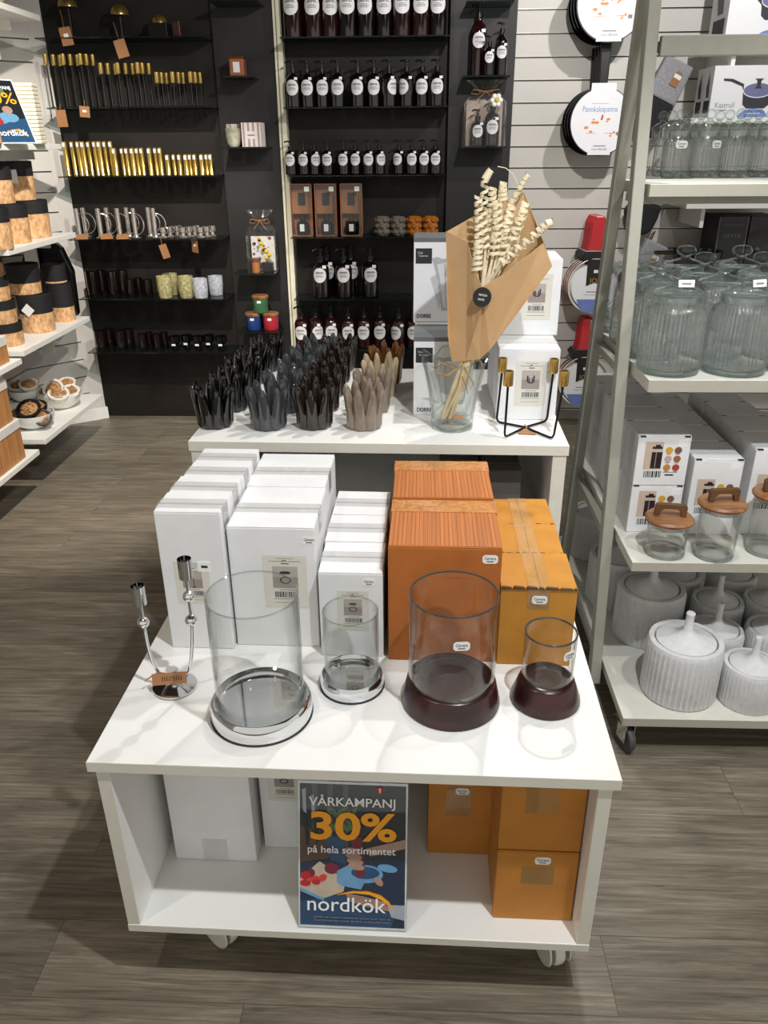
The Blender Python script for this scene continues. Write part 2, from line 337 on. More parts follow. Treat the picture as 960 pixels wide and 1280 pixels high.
# ---------------------------------------------------------------- cartons
def product_label(parent, x, z, y, w, h, kind='ring', k=1):
    """cream paper label with logo, small photo print, bar code and text lines"""
    mb = MB(); mb.box(-w/2, w/2, -.0005, 0, -h/2, h/2, 0)
    e = -.0008
    mb.box(-w*.36, -w*.05, e, 0, h*.385, h*.395, 1); mb.box(w*.09, w*.36, e, 0, h*.385, h*.395, 1); mb.box(-w*.2, w*.2, e, 0, h*.44, h*.45, 3)
    for q, qq in ((-.05, .385), (.03, .39), (-.01, .405)): mb.box(w*q-w*.03, w*q+w*.03, e, 0, h*qq, h*(qq+.012), 2)
    mb.box(-w*.08, w*.1, e, 0, h*.34, h*.355, 2)
    px0, px1, pz0, pz1 = -w*.29, w*.29, -h*.12, h*.29
    mb.box(px0, px1, e, 0, pz0, pz1, 3); mb.box(px0, px1, e-.0001, 0, h*.09, pz1, 4)
    cx, cz, rr = (px0+px1)/2, (pz0+pz1)/2, w*.13
    f = e-.0003
    def ell(cx, cz, a, b, t=.25):
        n = 20
        for i in range(n):
            a0, a1 = 2*PI*i/n, 2*PI*(i+1)/n
            mb.prism([(cx+a*math.cos(a0), cz+b*math.sin(a0)), (cx+a*math.cos(a1), cz+b*math.sin(a1)), (cx+a*(1-t)*math.cos(a1), cz+b*(1-t)*math.sin(a1)), (cx+a*(1-t)*math.cos(a0), cz+b*(1-t)*math.sin(a0))], f, 0, 2 if kind != 'wood' else 5)
    if kind == 'ring': ell(cx, cz+rr*.95, rr, rr*.3, .9); ell(cx, cz-rr*.55, rr, rr*.75, .25)
    elif kind == 'arms':
        for q in (-1, 1): mb.box(cx+q*rr*.8-.002, cx+q*rr*.8+.002, f, 0, cz-rr*.5, cz+rr*1.1, 2); mb.box(cx+q*rr*.4-.0015, cx+q*rr*.4+.0015, f, 0, cz-rr*.9, cz+rr*.6, 2)
        mb.prism([(cx-rr*.8, cz-rr*.5), (cx-rr*.8, cz-rr*.65), (cx+rr*.4, cz-rr*.9), (cx+rr*.4, cz-rr*.75)], f, 0, 2)
        mb.prism([(cx+rr*.8, cz-rr*.5), (cx-rr*.4, cz-rr*.75), (cx-rr*.4, cz-rr*.9), (cx+rr*.8, cz-rr*.65)], f, 0, 2)
    elif kind == 'stick': mb.box(cx+rr*.2, cx+rr*.35, f, 0, pz0+h*.03, pz1-h*.02, 2); mb.box(cx-rr*.2, cx+rr*.7, f, 0, pz0+h*.01, pz0+h*.03, 2)
    if kind == 'wood': ell(cx, cz-rr*.3, rr, rr*.5, .9)
    rnd = random.Random(int(k)); bx = -w*.26
    while bx < w*.28:
        q = w*rnd.choice([.012, .018, .03]); mb.box(bx, bx+q, e, 0, -h*.3, -h*.19, 2); bx += q+w*rnd.choice([.014, .02])
    mb.box(-w*.3, w*.3, e, 0, -h*.335, -h*.325, 1); mb.box(-w*.15, w*.2, e, 0, -h*.16, -h*.15, 1); mb.box(-w*.3, w*.3, e, 0, -h*.41, -h*.4, 3)
    return mb.build('product_label', [pale, grey, ink, photo, mat('pale_photo_print', (176, 166, 160), .5), mat('mahogany_print', (80, 30, 24), .5)], parent, loc=(x, y, z))
def carton_box(name, label, cat, loc, rz, w, d, h, m, seam='x', tp=None, group=None, flap=.5, tapew=.045, jag=False, front_tape=False):
    """closed cardboard box: base at loc (front edge centre), flaps on top with a seam and a strip of tape"""
    t = thing(name, label, cat, loc, rz, group)
    MB().box(-w/2, w/2, 0, d, 0, h-.003).build('carton_body', [m], t, .002)
    g = .002
    if seam == 'x':
        fl = [(-w/2, w/2, 0, d*flap-g), (-w/2, w/2, d*flap+g, d)]
    else:
        fl = [(-w/2, -g, 0, d), (g, w/2, 0, d)]
    for q, (a, b, c, e) in enumerate(fl):
        mb = MB(); mb.box(a+.0008, b-.0008, c+.0008, e-.0008, h-.003, h-.0002 + (.0012 if q else 0)); mb.build('flap', [m], t, .0008)
    if tp:
        mb = MB()
        if seam == 'x': mb.box(-w/2-.0006, w/2+.0006, d*flap-tapew/2, d*flap+tapew/2, h-.001, h+.0016); mb.box(w/2, w/2+.0009, d*flap-tapew/2, d*flap+tapew/2, h-.05, h)
        else: mb.box(-tapew/2, tapew/2, -.0008, d, h-.001, h+.0016); mb.box(-tapew/2, tapew/2, -.0009, 0, h-.05, h)
        mb.build('tape', [tp], t)
    if jag:
        mb = MB(); rr = random.Random(jag)
        x = -w/2
        while x < w/2-.004:
            q = min(w/2, x+rr.uniform(.012, .03)); zt = rr.uniform(.002, .006)
            mb.add([(x, -.003, h-.001), (q, -.003, h-.001), (q, .004, h-.001), (x, .004, h-.001), (x+.002, -.004, h+zt), (q-.002, -.003, h+zt*.7), (q-.003, .003, h+zt*.6), (x+.003, .003, h+zt)],
                   [(0, 1, 5, 4), (1, 2, 6, 5), (2, 3, 7, 6), (3, 0, 4, 7), (4, 5, 6, 7)], 0); x = q+.001
        mb.build('torn_edge', [tanseam], t)
    return t
def on_trolley(px, py): p = at(px, py, Z=TZ); return p
G1 = 'white candlestick cartons in the outermost row'
def row(pxl, pxr, ybot, ytop, n, depth, m, name, lab, seam, tp, group, flap=.5, jit=.004, hj=0, **k):
    a = at(pxl, ybot, Z=TZ); b = at(pxr, ybot, Z=TZ); wd = (b-a).length
    hh = at((pxl+pxr)/2, ytop, Y=(a.y+b.y)/2).z-TZ
    rz = math.atan2(b.y-a.y, b.x-a.x); out = []
    cx, cy = (a.x+b.x)/2, (a.y+b.y)/2
    rz = YAW
    for i in range(n):
        ox, oy = rot2(random.uniform(-jit, jit) if i else 0, i*(depth+.0045), rz)
        kk = dict(k)
        if 'jag' in k: kk['jag'] = 5+i if k['jag'] else False
        out.append(carton_box(name, lab[i], 'box', (cx+ox, cy+oy, TZ), rz+(random.uniform(-.02, .02) if i and jit else 0), wd, depth, hh+(hj*i if i else 0), m, seam, tp, group, flap, **kk))
    return out, wd, hh
pos = ['frontmost', 'second', 'third', 'rearmost']
A, aw, ah = row(215.5, 293, 810, 640, 4, .0975, carton, 'candlestick_carton',
    ['tall white carton with a candlestick photo label, behind the chrome candelabra', 'second tall white carton from the front in the outer left row', 'third tall white carton from the front in the outer left row', 'rearmost tall white carton of the outer left row, against the back table'], 'x', tape, G1, .42, hj=-.004)
B, bw_, bh = row(297, 400, 807, 659, 2, .212, carton, 'lantern_carton',
    ['widest white carton with price sticker and round lantern label, behind the large chrome hurricane', 'wide white carton standing behind the stickered wide carton'], 'x', tape, 'wide white lantern cartons', .45)
Cc, c_w, ch = row(402, 479.5, 820, 716, 3, .139, carton, 'small_lantern_carton',
    ['low white carton with price sticker, behind the small chrome hurricane', 'middle low white carton of the row beside the orange boxes', 'rearmost low white carton of the row beside the orange boxes'], 'x', tape, 'low white lantern cartons', .5)
product_label(A[0], -.005, ah*.50, -.0002, .075, .105, 'stick', 3)
mb = MB().box(-.014, .014, -.0012, 0, -.012, .012); mb.box(-.006, .008, -.0014, 0, -.003, .003, 1); mb.build('price_sticker', [stick, ink], A[0], loc=(.024, 0, ah*.62))
product_label(B[0], .026, bh*.56, -.0002, .095, .13, 'ring', 5); sticker(B[0], .082, bh*.94-.012, -.0003, .03)
product_label(Cc[0], .004, ch*.56, -.0002, .068, .1, 'ring', 8); sticker(Cc[0], c_w/2-.03, ch-.022, -.0003, .028)
O, o_w, oh = row(485.5, 619, 826, 684, 2, .227, orange, 'orange_carton',
    ['big orange-brown carton with price sticker, behind the large wood-based hurricane', 'big orange-brown carton at the rear, behind the stickered orange carton'], 'x', None, 'big orange cartons', .985, hj=.006)
rib_o = mat('ribbed_orange_board', (184, 112, 58), .55, var=.16, scale=40, stretch=(4, .05, 1), bump=.3)
for b in O:
    mb = MB()
    n = 26
    for i in range(n):
        x0 = -o_w/2+.002+i*(o_w-.004)/n; mb.box(x0, x0+(o_w-.004)/n*.86, .003, .222, oh-.001, oh+.0012+(.006 if b is O[1] else 0))
    mb.build('corrugated_top', [rib_o], b)
    mb = MB().box(-o_w/2-.0008, o_w/2+.0008, .165, .228, oh, oh+.0026+(.006 if b is O[1] else 0)); mb.box(-o_w/2-.001, -o_w/2, .165, .228, oh-.06, oh+.002); mb.box(o_w/2, o_w/2+.001, .165, .228, oh-.06, oh+.002); mb.build('tape', [otape], b)
sticker(O[0], o_w/2-.024, oh-.026, -.0003, .032)
Yb, y_w, yh = row(620.5, 711.5, 831, 736, 3, .158, tan, 'mustard_carton',
    ['mustard carton with price sticker, behind the small wood-based hurricane', 'middle mustard carton of the row of three', 'rearmost mustard carton of the row of three, touching the back table'], 'y', glass('tan_tape', (1, .99, .97), 1.5, 1.2, .08, wavy=.5, body=.22, bodycol=(.72, .48, .2, 1)), 'mustard cartons on the trolley', jag=True, hj=-.006)
sticker(Yb[0], .002, yh-.026, -.0014, .032)
# two cartons under the back table, its shade painted in as dark grey board
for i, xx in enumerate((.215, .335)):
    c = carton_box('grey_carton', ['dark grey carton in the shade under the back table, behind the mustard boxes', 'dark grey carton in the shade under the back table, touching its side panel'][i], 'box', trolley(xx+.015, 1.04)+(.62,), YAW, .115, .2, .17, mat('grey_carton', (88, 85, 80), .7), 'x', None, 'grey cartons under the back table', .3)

# ---------------------------------------------------------------- things inside the trolley
ZB = .175
tan2 = mat('ochre_carton', (186, 122, 44), .6, var=.07, scale=16)
ittape = MATS['tan_tape']
def inside(name, lab, pxl, pxr, ybot, h, d, m, seam='x', base=ZB, grp=None, dy=0, tp=None):
    a = at(pxl, ybot, Z=base); b = at(pxr, ybot, Z=base)
    return carton_box(name, lab, 'box', ((a.x+b.x)/2, (a.y+b.y)/2+dy, base), YAW, (b-a).length, d, h, m, seam, tp, grp), (b-a).length
bx, wd = inside('white_carton', 'plain white carton lying inside the trolley at its open left end', 220, 322, 1075, .36, .28, carton)
mb = MB().box(-.028, .028, -.0008, 0, .002, .065); mb.build('tape', [mat('frosted_tape', (206, 206, 208), .3)], bx)
bx, wd = inside('white_carton', 'white carton with photo label inside the trolley, behind the campaign sign', 331, 414, 1060, .36, .24, carton, grp=None)
product_label(bx, -.02, .20, -.0002, .075, .11, 'ring', 4)
bx, wd = inside('brown_carton', 'lower brown carton with sticker standing deep inside the trolley', 534, 615, 1067, .215, .2, tan2); b2 = bx
mb = MB().box(-.035, .02, -.0007, 0, .115, .2); mb.build('tape', [ittape], bx); sticker(bx, 0, .19, -.0008, .03)
p = bx.location
carton_box('brown_carton', 'upper brown carton stacked on the lone stickered carton deep inside the trolley', 'box', (p.x+.002, p.y+.004, ZB+.2155), YAW, wd, .2, .17, tan2)
bx, wd = inside('brown_carton', 'lower stickered brown carton of the stack against the trolley side panel', 616, 713, 1149, .195, .19, tan2)
sticker(bx, .01, .172, -.0003, .032)
mb = MB().box(-.03, .035, -.0005, 0, .105, .155); mb.build('tape', [ittape], bx)
p = bx.location
t2 = carton_box('brown_carton', 'upper brown carton of the stack against the trolley side panel', 'box', (p.x+.0005, p.y+.003, ZB+.196), YAW, wd, .19, .205, tan2)
mb = MB().box(-.035, .03, -.0005, 0, .10, .17); mb.build('tape', [ittape], t2); sticker(t2, .005, .19, -.0008, .03)

# ---------------------------------------------------------------- campaign sign
a = at(372.5, 1161, Z=ZB); b = at(508, 1167, Z=ZB)
sw = (b-a).length; sh = sw*1.43; tilt = math.radians(18)
sg = thing('campaign_sign', 'acrylic poster stand with a spring sale poster leaning at the trolley front', 'sign', ((a.x+b.x)/2, (a.y+b.y)/2+.004, ZB+.0018), math.atan2(b.y-a.y, b.x-a.x))
TM = Matrix.Rotation(-tilt, 4, 'X')
mb = MB(); mb.box(-sw/2, sw/2, -.004, -.002, 0, sh, 0, TM); mb.box(-sw/2, sw/2, .002, .004, 0, sh, 0, TM); mb.box(-sw/2, sw/2, .001, .075, .0, .003)
mb.build('acrylic_holder', clear, sg)
def C(n, c): return mat('poster_'+n, c, .4, var=.08, scale=40)
pm = [C('white', (228, 230, 234)), C('night', (26, 30, 38)), C('slate', (74, 78, 84)), C('navy', (22, 44, 74)), C('blue', (36, 78, 120)), C('sky', (110, 160, 200)),
      C('wood', (96, 66, 42)), C('board', (196, 180, 160)), C('red', (186, 34, 44)), C('plum', (120, 30, 54)), C('skin', (176, 140, 124)), C('green', (88, 118, 78)), C('orange', (240, 160, 30)), C('steel', (160, 168, 178)), C('coral', (216, 66, 56))]
mb = MB(); mb.box(-sw/2+.001, sw/2-.001, -.001, .001, .001, sh-.001, 0)
lay = [0]
def P(mi, pts):
    lay[0] += 1; q = -.001-.00006*lay[0]
    mb.prism([((x-.5)*sw, (1-y)*sh) for x, y in pts], q, 0, mi)
def EL(mi, cx, cy, rx, ry, n=24, a0=0, a1=2*PI, r=0):
    P(mi, [(cx+rx*math.cos(a0+(a1-a0)*i/n)*math.cos(r)-ry*math.sin(a0+(a1-a0)*i/n)*math.sin(r), cy+rx*math.cos(a0+(a1-a0)*i/n)*math.sin(r)+ry*math.sin(a0+(a1-a0)*i/n)*math.cos(r)) for i in range(n)])
P(1, [(.02, .02), (.98, .02), (.98, .98), (.02, .98)])
for i, x in enumerate((.06, .13, .2, .27, .34, .41)): P(2 if i % 2 else 1, [(x, .02), (x+.05, .02), (x+.05, .5), (x, .5)])
P(6, [(.02, .3), (.3, .36), (.28, .52), (.02, .55)])
P(3, [(.02, .55), (.98, .5), (.98, .98), (.02, .98)]); P(4, [(.02, .82), (.5, .75), (.9, .9), (.85, .98), (.02, .98)])
P(4, [(.25, .38), (.42, .36), (.44, .55), (.3, .53)])
for i in range(14):
    x, y = .30+.035*(i % 7), .20+.09*(i//7)+.01*(i % 3); EL(11, x, y, .035, .018, 8, r=.9*i)
P(13, [(.04, .06), (.075, .05), (.08, .22), (.05, .2)]); P(1, [(.05, .22), (.085, .22), (.11, .42), (.08, .44)])
P(13, [(.12, .1), (.15, .09), (.16, .2), (.13, .22)]); P(1, [(.13, .22), (.16, .2), (.2, .4), (.17, .42)])
P(7, [(.02, .66), (.2, .54), (.44, .66), (.42, .74), (.24, .79), (.02, .72)]); P(5, [(.02, .72), (.24, .79), (.24, .81), (.02, .745)])
EL(9, .31, .585, .065, .038); EL(9, .12, .62, .04, .03); EL(8, .07, .64, .045, .03); EL(14, .15, .66, .05, .02, r=-.2); EL(14, .23, .65, .04, .024, r=-.3); EL(8, .07, .69, .05, .022); EL(8, .17, .68, .04, .02)
P(5, [(.36, .6), (.46, .56), (.62, .66), (.58, .72), (.42, .7), (.36, .68)]); EL(5, .62, .615, .16, .06); EL(4, .62, .605, .13, .042); EL(5, .82, .57, .09, .025, r=.1)
P(9, [(.48, .37), (.58, .36), (.62, .62), (.54, .64)]); 
for i in range(4): EL(10, .5+.012*i, .46+.035*i, .075, .022, r=.12)
P(10, [(.62, .44), (.98, .37), (.98, .43), (.66, .49)]); EL(10, .74, .66, .045, .024, r=.5)
P(10, [(.44, .75), (.6, .77), (.8, .8), (.84, .86), (.6, .83), (.47, .8)]); P(13, [(.82, .82), (.98, .82), (.98, .92), (.86, .9)])
P(12, [(.36, .762), (.5, .735), (.64, .732), (.76, .755), (.84, .8), (.87, .84), (.865, .87), (.845, .83), (.77, .785), (.66, .752), (.52, .745)])
EL(8, .745, .047, .032, .022); P(0, [(.735, .035), (.755, .035), (.75, .065), (.74, .065)])
po = mb.build('printed_sheet', pm, sg); po.rotation_euler = (-tilt, 0, 0)
def pt(body, size, x, y, width, m, bold=0): return text(body, size, ((x-.5)*sw, -.0046, (1-y)*sh), po, m, width, bold=bold)
tw_ = mat('poster_lettering_white', (240, 242, 244), .5, var=.01); to_ = mat('poster_lettering_orange', (244, 164, 26), .5, var=.01)
pt('VÅRKAMPANJ', .026, .5, .135, sw*.78, tw_, .00025); pt('30%', .082, .5, .305, sw*.78, to_, .0022); pt('på hela sortimentet', .022, .49, .455, sw*.8, tw_, .0002)
pt('nordkök', .045, .44, .83, sw*.72, tw_, .0001); pt('gäller ej redan nedsatta varor och kan ej', .0065, .5, .915, sw*.7, grey); pt('kombineras med andra erbjudanden', .0065, .5, .938, sw*.7, grey)

# ---------------------------------------------------------------- hurricanes on the trolley
def glass_cyl(r, h, t=.003, z0=0, lip=True):
    mb = MB(); mb.lathe([(0, z0), (r-.004, z0), (r, z0+.006), (r, h-.002), (r-t*.5, h), (r-t, h-.002), (r-t, z0+.008), (r-t-.006, z0+.004), (0, z0+.004)], 56)
    return mb
rimg = glass('glass_rim', (.86, .9, .89), 1.8, 1.6, .05)
hg = glass('hurricane_glass', (.985, .988, .985), 1.4, 1.0, edge=(.62, .65, .64), epow=4.5)
def hurricane_chrome(lab, px, py, rb, rg, top, hb):
    p = at(px, py, Z=TZ); p = p
    t = thing('chrome_hurricane', lab, 'candle lantern', (p.x, p.y, TZ), 0)
    mb = MB(); mb.lathe([(0, 0), (rb-.002, 0), (rb, .003), (rb*.99, hb*.75), (rb*.965, hb), (rb*.925, hb+.004), (rb*.885, hb+.001), (rb*.865, hb-.008), (rb*.85, hb-.010), (0, hb-.010)], 64)
    mb.build('base', chrome, t); MB().lathe([(rb*.9, 0), (rb+.0006, 0), (rb+.0008, .0028), (rb-.001, .003)], 64).build('rubber_foot', mat('dark_rubber', (40, 40, 42), .6), t)  # thin dark ring round the bottom edge of the chrome base
    h = at(px, top, Y=p.y).z-TZ
    glass_cyl(rg, h, z0=hb-.0098).build('glass_cylinder', hg, t)
    rm = MB(); rm.lathe([(rg+.0002, h-.0022), (rg+.0003, h), (rg-.0015, h+.0012), (rg-.0032, h), (rg-.0032, h-.0022)], 56); rm.build('rim', rimg, t)
    return t
hurricane_chrome('large glass hurricane on a round chrome base, before the wide white carton', 328, 890, .1015, .0865, 742, .037)
hurricane_chrome('small glass hurricane on a round chrome base, before the low white carton', 440.5, 855, .0675, .0565, 763, .028)
mah = mat('mahogany_wood', (58, 22, 19), .3, var=.35, scale=10, stretch=(1, 6, 1), coat=.2, c2=(34, 13, 12))
smoke = glass('dark_inner_glass', (.42, .43, .44), 1.5, 1.2, .05)
def hurricane_wood(lab, px, py, rb, rt, rg, hb, top):
    p = at(px, py, Z=TZ); t = thing('wood_hurricane', lab, 'candle lantern', (p.x, p.y, TZ), 0)
    mb = MB(); mb.lathe([(0, 0), (rb-.003, 0), (rb, .004), (rb*.99, .010), (rt+.004, hb-.004), (rt, hb), (rt-.004, hb+.001), (rt-.006, hb-.006), (rg*.55, hb-.006), (rg*.5, hb-.03), (0, hb-.03)], 64)
    mb.build('base', [mah], t)
    wl = MB(); wl.lathe([(rt-.0055, hb-.002), (rg*.8, hb-.001), (rg*.78, hb-.004), (rg*.56, hb-.004), (rg*.52, hb-.024), (0, hb-.025)], 48); wl.build('candle_well', mat('charcoal_enamel', (40, 40, 44), .16, var=.06), t)
    h = at(px, top, Y=p.y).z-TZ
    glass_cyl(rg, h, z0=hb+.001).build('glass_cylinder', hg, t)
    rm = MB(); rm.lathe([(rg+.0002, h-.0022), (rg+.0003, h), (rg-.0015, h+.0012), (rg-.0032, h), (rg-.0032, h-.0022)], 56); rm.build('rim', mat('dark_rim_glass', (70, 72, 72), .1, spec=.9), t)
    return t, h
t, h = hurricane_wood('large glass hurricane on a dark mahogany base with a price sticker', 563, 874, .1, .086, .0865, .055, 741)
sticker(t, .012, h-.062, -.0868, .031, rot=(0, 0, .1))
t, h = hurricane_wood('small glass hurricane on a flared mahogany base at the trolley corner', 681, 873, .0705, .052, .0515, .054, 789)
sticker(t, .030, h-.026, -.0435, .03, rot=(0, 0, .62))

# ---------------------------------------------------------------- chrome candelabra
p = at(219, 858, Z=TZ); Yc = p.y
cs = thing('chrome_candelabra', 'two-armed chrome candelabra with ball joints and kraft tag at the trolley corner', 'candle holder', (p.x, p.y, TZ))
MB().lathe([(0, 0), (.044, 0), (.046, .002), (.0455, .005), (.02, .0075), (0, .0085)], 48).build('base', chrome, cs)
def loc_(px, py, dy=0): q = at(px, py, Y=Yc+dy); return Vector((q.x-p.x, dy, q.z-TZ))
def arm(pts, ballpts, cup, rc=.0138, hc=.042):
    mb = MB(); P_ = [loc_(*q) for q in pts]
    sm = []
    for i in range(len(P_)-1):      # Catmull-Rom through the bends
        a0, a1, a2, a3 = P_[max(i-1, 0)], P_[i], P_[i+1], P_[min(i+2, len(P_)-1)]
        for k in range(6):
            u = k/6; sm.append(.5*((2*a1)+(a2-a0)*u+(2*a0-5*a1+4*a2-a3)*u*u+(3*a1-a0-3*a2+a3)*u**3))
    sm.append(P_[-1]); mb.tube(sm, .0037, 12)
    o = mb.build('arm', chrome, cs)
    for bp in ballpts: MB().ball(loc_(*bp), .0125).build('ball_joint', chrome, o)
    c = loc_(*cup)
    MB().lathe([(0, 0), (rc, 0), (rc, hc), (rc-.0015, hc), (rc-.0015, .012), (0, .012)], 28, c).build('candle_cup', chrome, o)
arm([(216, 855), (206, 849), (193, 832), (185, 808), (180, 782), (175, 755)], [(179, 778)], (175, 755, 0))
arm([(220, 856), (228, 850), (236, 838), (240, 812), (240, 780), (236, 745), (233, 722)], [(239, 775), (236, 745)], (233, 722, 0))
MB().ball((0, 0, .014), .0085).build('hub', chrome, cs)
tg = MB().box(-.038, .034, -.001, .001, -.012, .012); 
for i in range(9): tg.box(-.018+i*.005, -.0155+i*.005, -.0012, -.001, -.005, .005, 1)
tg.build('price_tag', [kraft, mat('tag_print', (86, 60, 40), .7)], cs, loc=(-.001, -.018, .034), rot=(-.5, -.08, .05))
MB().tube([(.005, -.022, .03), (-.01, -.012, .042), (-.03, -.006, .04), (-.05, -.012, .028), (-.056, -.016, .024)], .0015, 6).build('twine', kraft, cs)
# ================================================================ BACK TABLE
BZ = .90
a = at(235, 551, Z=BZ); b = at(712, 557, Z=BZ)
BYAW = math.atan2(b.y-a.y, b.x-a.x); bwid = (b-a).length; hb = bwid/2; BD = .80
bt = thing('display_table', 'tall white laminate nesting table behind the trolley, holding the glass crowns', 'display table', ((a.x+b.x)/2, (a.y+b.y)/2, 0), BYAW)
MB().box(-hb, hb, 0, BD, BZ-.03, BZ-.0008).build('top_panel', white, bt, .0015)
for s in (-1, 1):
    x0, x1 = sorted((s*(hb-.004), s*(hb-.042))); MB().box(x0, x1, .004, BD-.004, 0, BZ-.03).build('side_panel', white, bt, .0015)
MB().box(-hb, hb, -.0012, 0, BZ-.0295, BZ-.0015).build('edge_band', edge, bt)
for s in (-1, 1):
    x0, x1 = sorted((s*(hb-.0045), s*(hb-.0415))); MB().box(x0, x1, .0028, .004, 0, BZ-.031).build('edge_band', edge, bt)
MB().box(-hb+.042, hb-.042, BD-.03, BD-.012, BZ-.5, BZ-.03).build('back_panel', white, bt)
MB().box(-hb+.043, hb-.043, .06, BD-.04, .60, .6192).build('lower_shelf', white, bt)
# ---- glass crowns: fluted cups whose walls run out into rounded fingers
def crown_mesh(mb, r0, r1, h, n, seed):
    rr = random.Random(seed); per = 14; N = n*per; K = 12; lo = .38; hs = [rr.uniform(.9, 1.03) for _ in range(n)]; v = []; f = []
    for shell in (0, 1):
        for k in range(K+1):
            for i in range(N):
                fi = i//per; t = abs((i % per)/per*2-1); lo = .38
                prof = max(0, 1-(t/.86)**2)**.7; zt = h*(lo+(hs[fi]-lo)*prof); z = zt*(k/K)
                if shell: z = min(z, zt-.002); z = max(z, .012)
                u = z/h; flute = max(0, 1-t**2)*(.007+.004*u); fin = max(0, 1-t**2)*.004*min(1, u*1.5)
                r = r0+(r1-r0)*u**1.3-.004*math.sin(min(1, u*1.5)*PI)*.4+flute - shell*(.012+.001*u+fin*1.0+flute*.25) - (.006 if k == 0 and not shell else 0)
                if k == K: r -= (.0055 if not shell else -.0045)
                a = 2*PI*i/N; v.append((r*math.cos(a), r*math.sin(a), z))
    o = (K+1)*N
    for k in range(K):
        for i in range(N):
            j = (i+1) % N
            f.append((k*N+i, k*N+j, (k+1)*N+j, (k+1)*N+i)); f.append((o+k*N+i, o+(k+1)*N+i, o+(k+1)*N+j, o+k*N+j))
    for i in range(N): j = (i+1) % N; f.append((K*N+i, K*N+j, o+K*N+j, o+K*N+i))
    f.append(tuple(range(N-1, -1, -1))); f.append(tuple(o+i for i in range(N)))
    return mb.add(v, f, 0, True)
def glossy_glass(name, c, tr=0.0, rough=.06):
    m = mat(name, c, rough, var=.12, scale=20, spec=.7, coat=.3)
    m.node_tree.nodes['Principled BSDF'].inputs['Transmission Weight'].default_value = tr
    return m
cm = [glossy_glass('black_crown_glass', (9, 9, 10)), glossy_glass('smoke_crown_glass', (62, 65, 68), 0.15), glossy_glass('espresso_crown_glass', (34, 24, 20), .1), glossy_glass('taupe_crown_glass', (146, 130, 114), .25)]
am = glossy_glass('amber_crown_glass', (126, 74, 30), .4); ivo = glossy_glass('ivory_crown_glass', (196, 180, 146), .3)
names = ['black', 'smoky grey', 'dark brown', 'taupe']
fr = [(270, 541), (337, 543), (394, 542), (455, 543)]
protos = {}
for c in range(4):
    for r in range(5 if c < 3 else 4):
        p0 = at(fr[c][0], fr[c][1]-10, Z=BZ)
        y = p0.y+.16*r; x = p0.x+.012*r*(1 if c < 2 else .4)+random.uniform(-.002, .002)
        if c == 1: x += .008*r
        m = cm[c]; nm = names[c]
        if c == 3 and r == 2: m, nm = ivo, 'ivory'
        if c == 3 and r == 3: m, nm = am, 'amber'
        if c == 3: x += .012*r
        where = ['frontmost', 'second from the front', 'third from the front', 'fourth from the front', 'rearmost'][r]
        col = ['in the outermost row', 'in the row beside the black ones', 'in the row beside the taupe ones', 'in the row nearest the bouquet'][c]
        lab = f'{nm} glass crown holder {where} {col}'
        key = (m.name, r % 3)
        if key not in protos:
            h = .126+.006*(c % 2); o = crown_mesh(MB(), .047, .0545 if c != 3 else .0535, h, 8, c*10+r).build('crown_candle_holder', m); protos[key] = o
        else: o = protos[key].copy(); COL.objects.link(o)
        o.location = (x, y, BZ); o.rotation_euler = (0, 0, random.uniform(0, 6))
        tag(o, lab, 'candle holder', 'glass crown candle holders')
# ---- glass vase with a wavy rim
p = at(565, 533, Z=BZ); VY = p.y
vs = thing('glass_vase', 'clear flared glass vase with a wavy rim holding the kraft bouquet', 'vase', (p.x, p.y, BZ))
def wavy(mb, r0, r1, h, t):
    n = 72; rows = []; vs_ = []; fs = []
    prof = [(0, .0), (.9, .0), (1, .006), (1.04, .03)]+[(1.04, .03+(.97-.03)*u) for u in [i/12 for i in range(1, 13)]]
    def ring(rad, z, wv): return [((rad*(1+wv*.05*math.cos(7*a)))*math.cos(a), (rad*(1+wv*.05*math.cos(7*a)))*math.sin(a), z+wv*.012*math.cos(7*a)) for a in [2*PI*i/n for i in range(n)]]
    R = []
    for i in range(15):
        u = i/14; rad = r0+(r1-r0)*(u**1.7); R.append(ring(rad if i else r0*.97, .0 if i == 0 else .006+(h-.006)*u, u**2))
    for i in range(14, 0, -1):
        u = i/14; rad = r0+(r1-r0)*(u**1.7)-t; R.append(ring(rad, .014+(h-.0145)*u if i < 14 else h-.0005, u**2))
    v = [q for r in R for q in r]; k = len(R)
    for i in range(k-1):
        for j in range(n): q = (j+1) % n; fs.append((i*n+j, i*n+q, (i+1)*n+q, (i+1)*n+j))
    fs += [tuple(range(n-1, -1, -1)), tuple((k-1)*n+j for j in range(n))]
    return mb.add(v, fs, 0, True)
vh = at(565, 447, Y=VY).z-BZ
vg = glass('vase_glass', (.97, .98, .97), 1.45, 1.2, .03, wavy=.25, edge=(.68, .71, .68), epow=2.6)
wavy(MB(), .061, .094, vh, .004).build('vase_body', vg, vs)
rm = MB(); rm.tube([((.0925*(1+.05*math.cos(7*a)))*math.cos(a), (.0925*(1+.05*math.cos(7*a)))*math.sin(a), vh+.012*math.cos(7*a)) for a in [2*PI*i/72 for i in range(73)]], .0022, 6); rm.build('rim', rimg, vs)
rm = MB(); rm.lathe([(.035, .0002), (.059, .003), (.0605, .008), (.053, .013), (.03, .010)], 40); rm.build('thick_foot', rimg, vs)
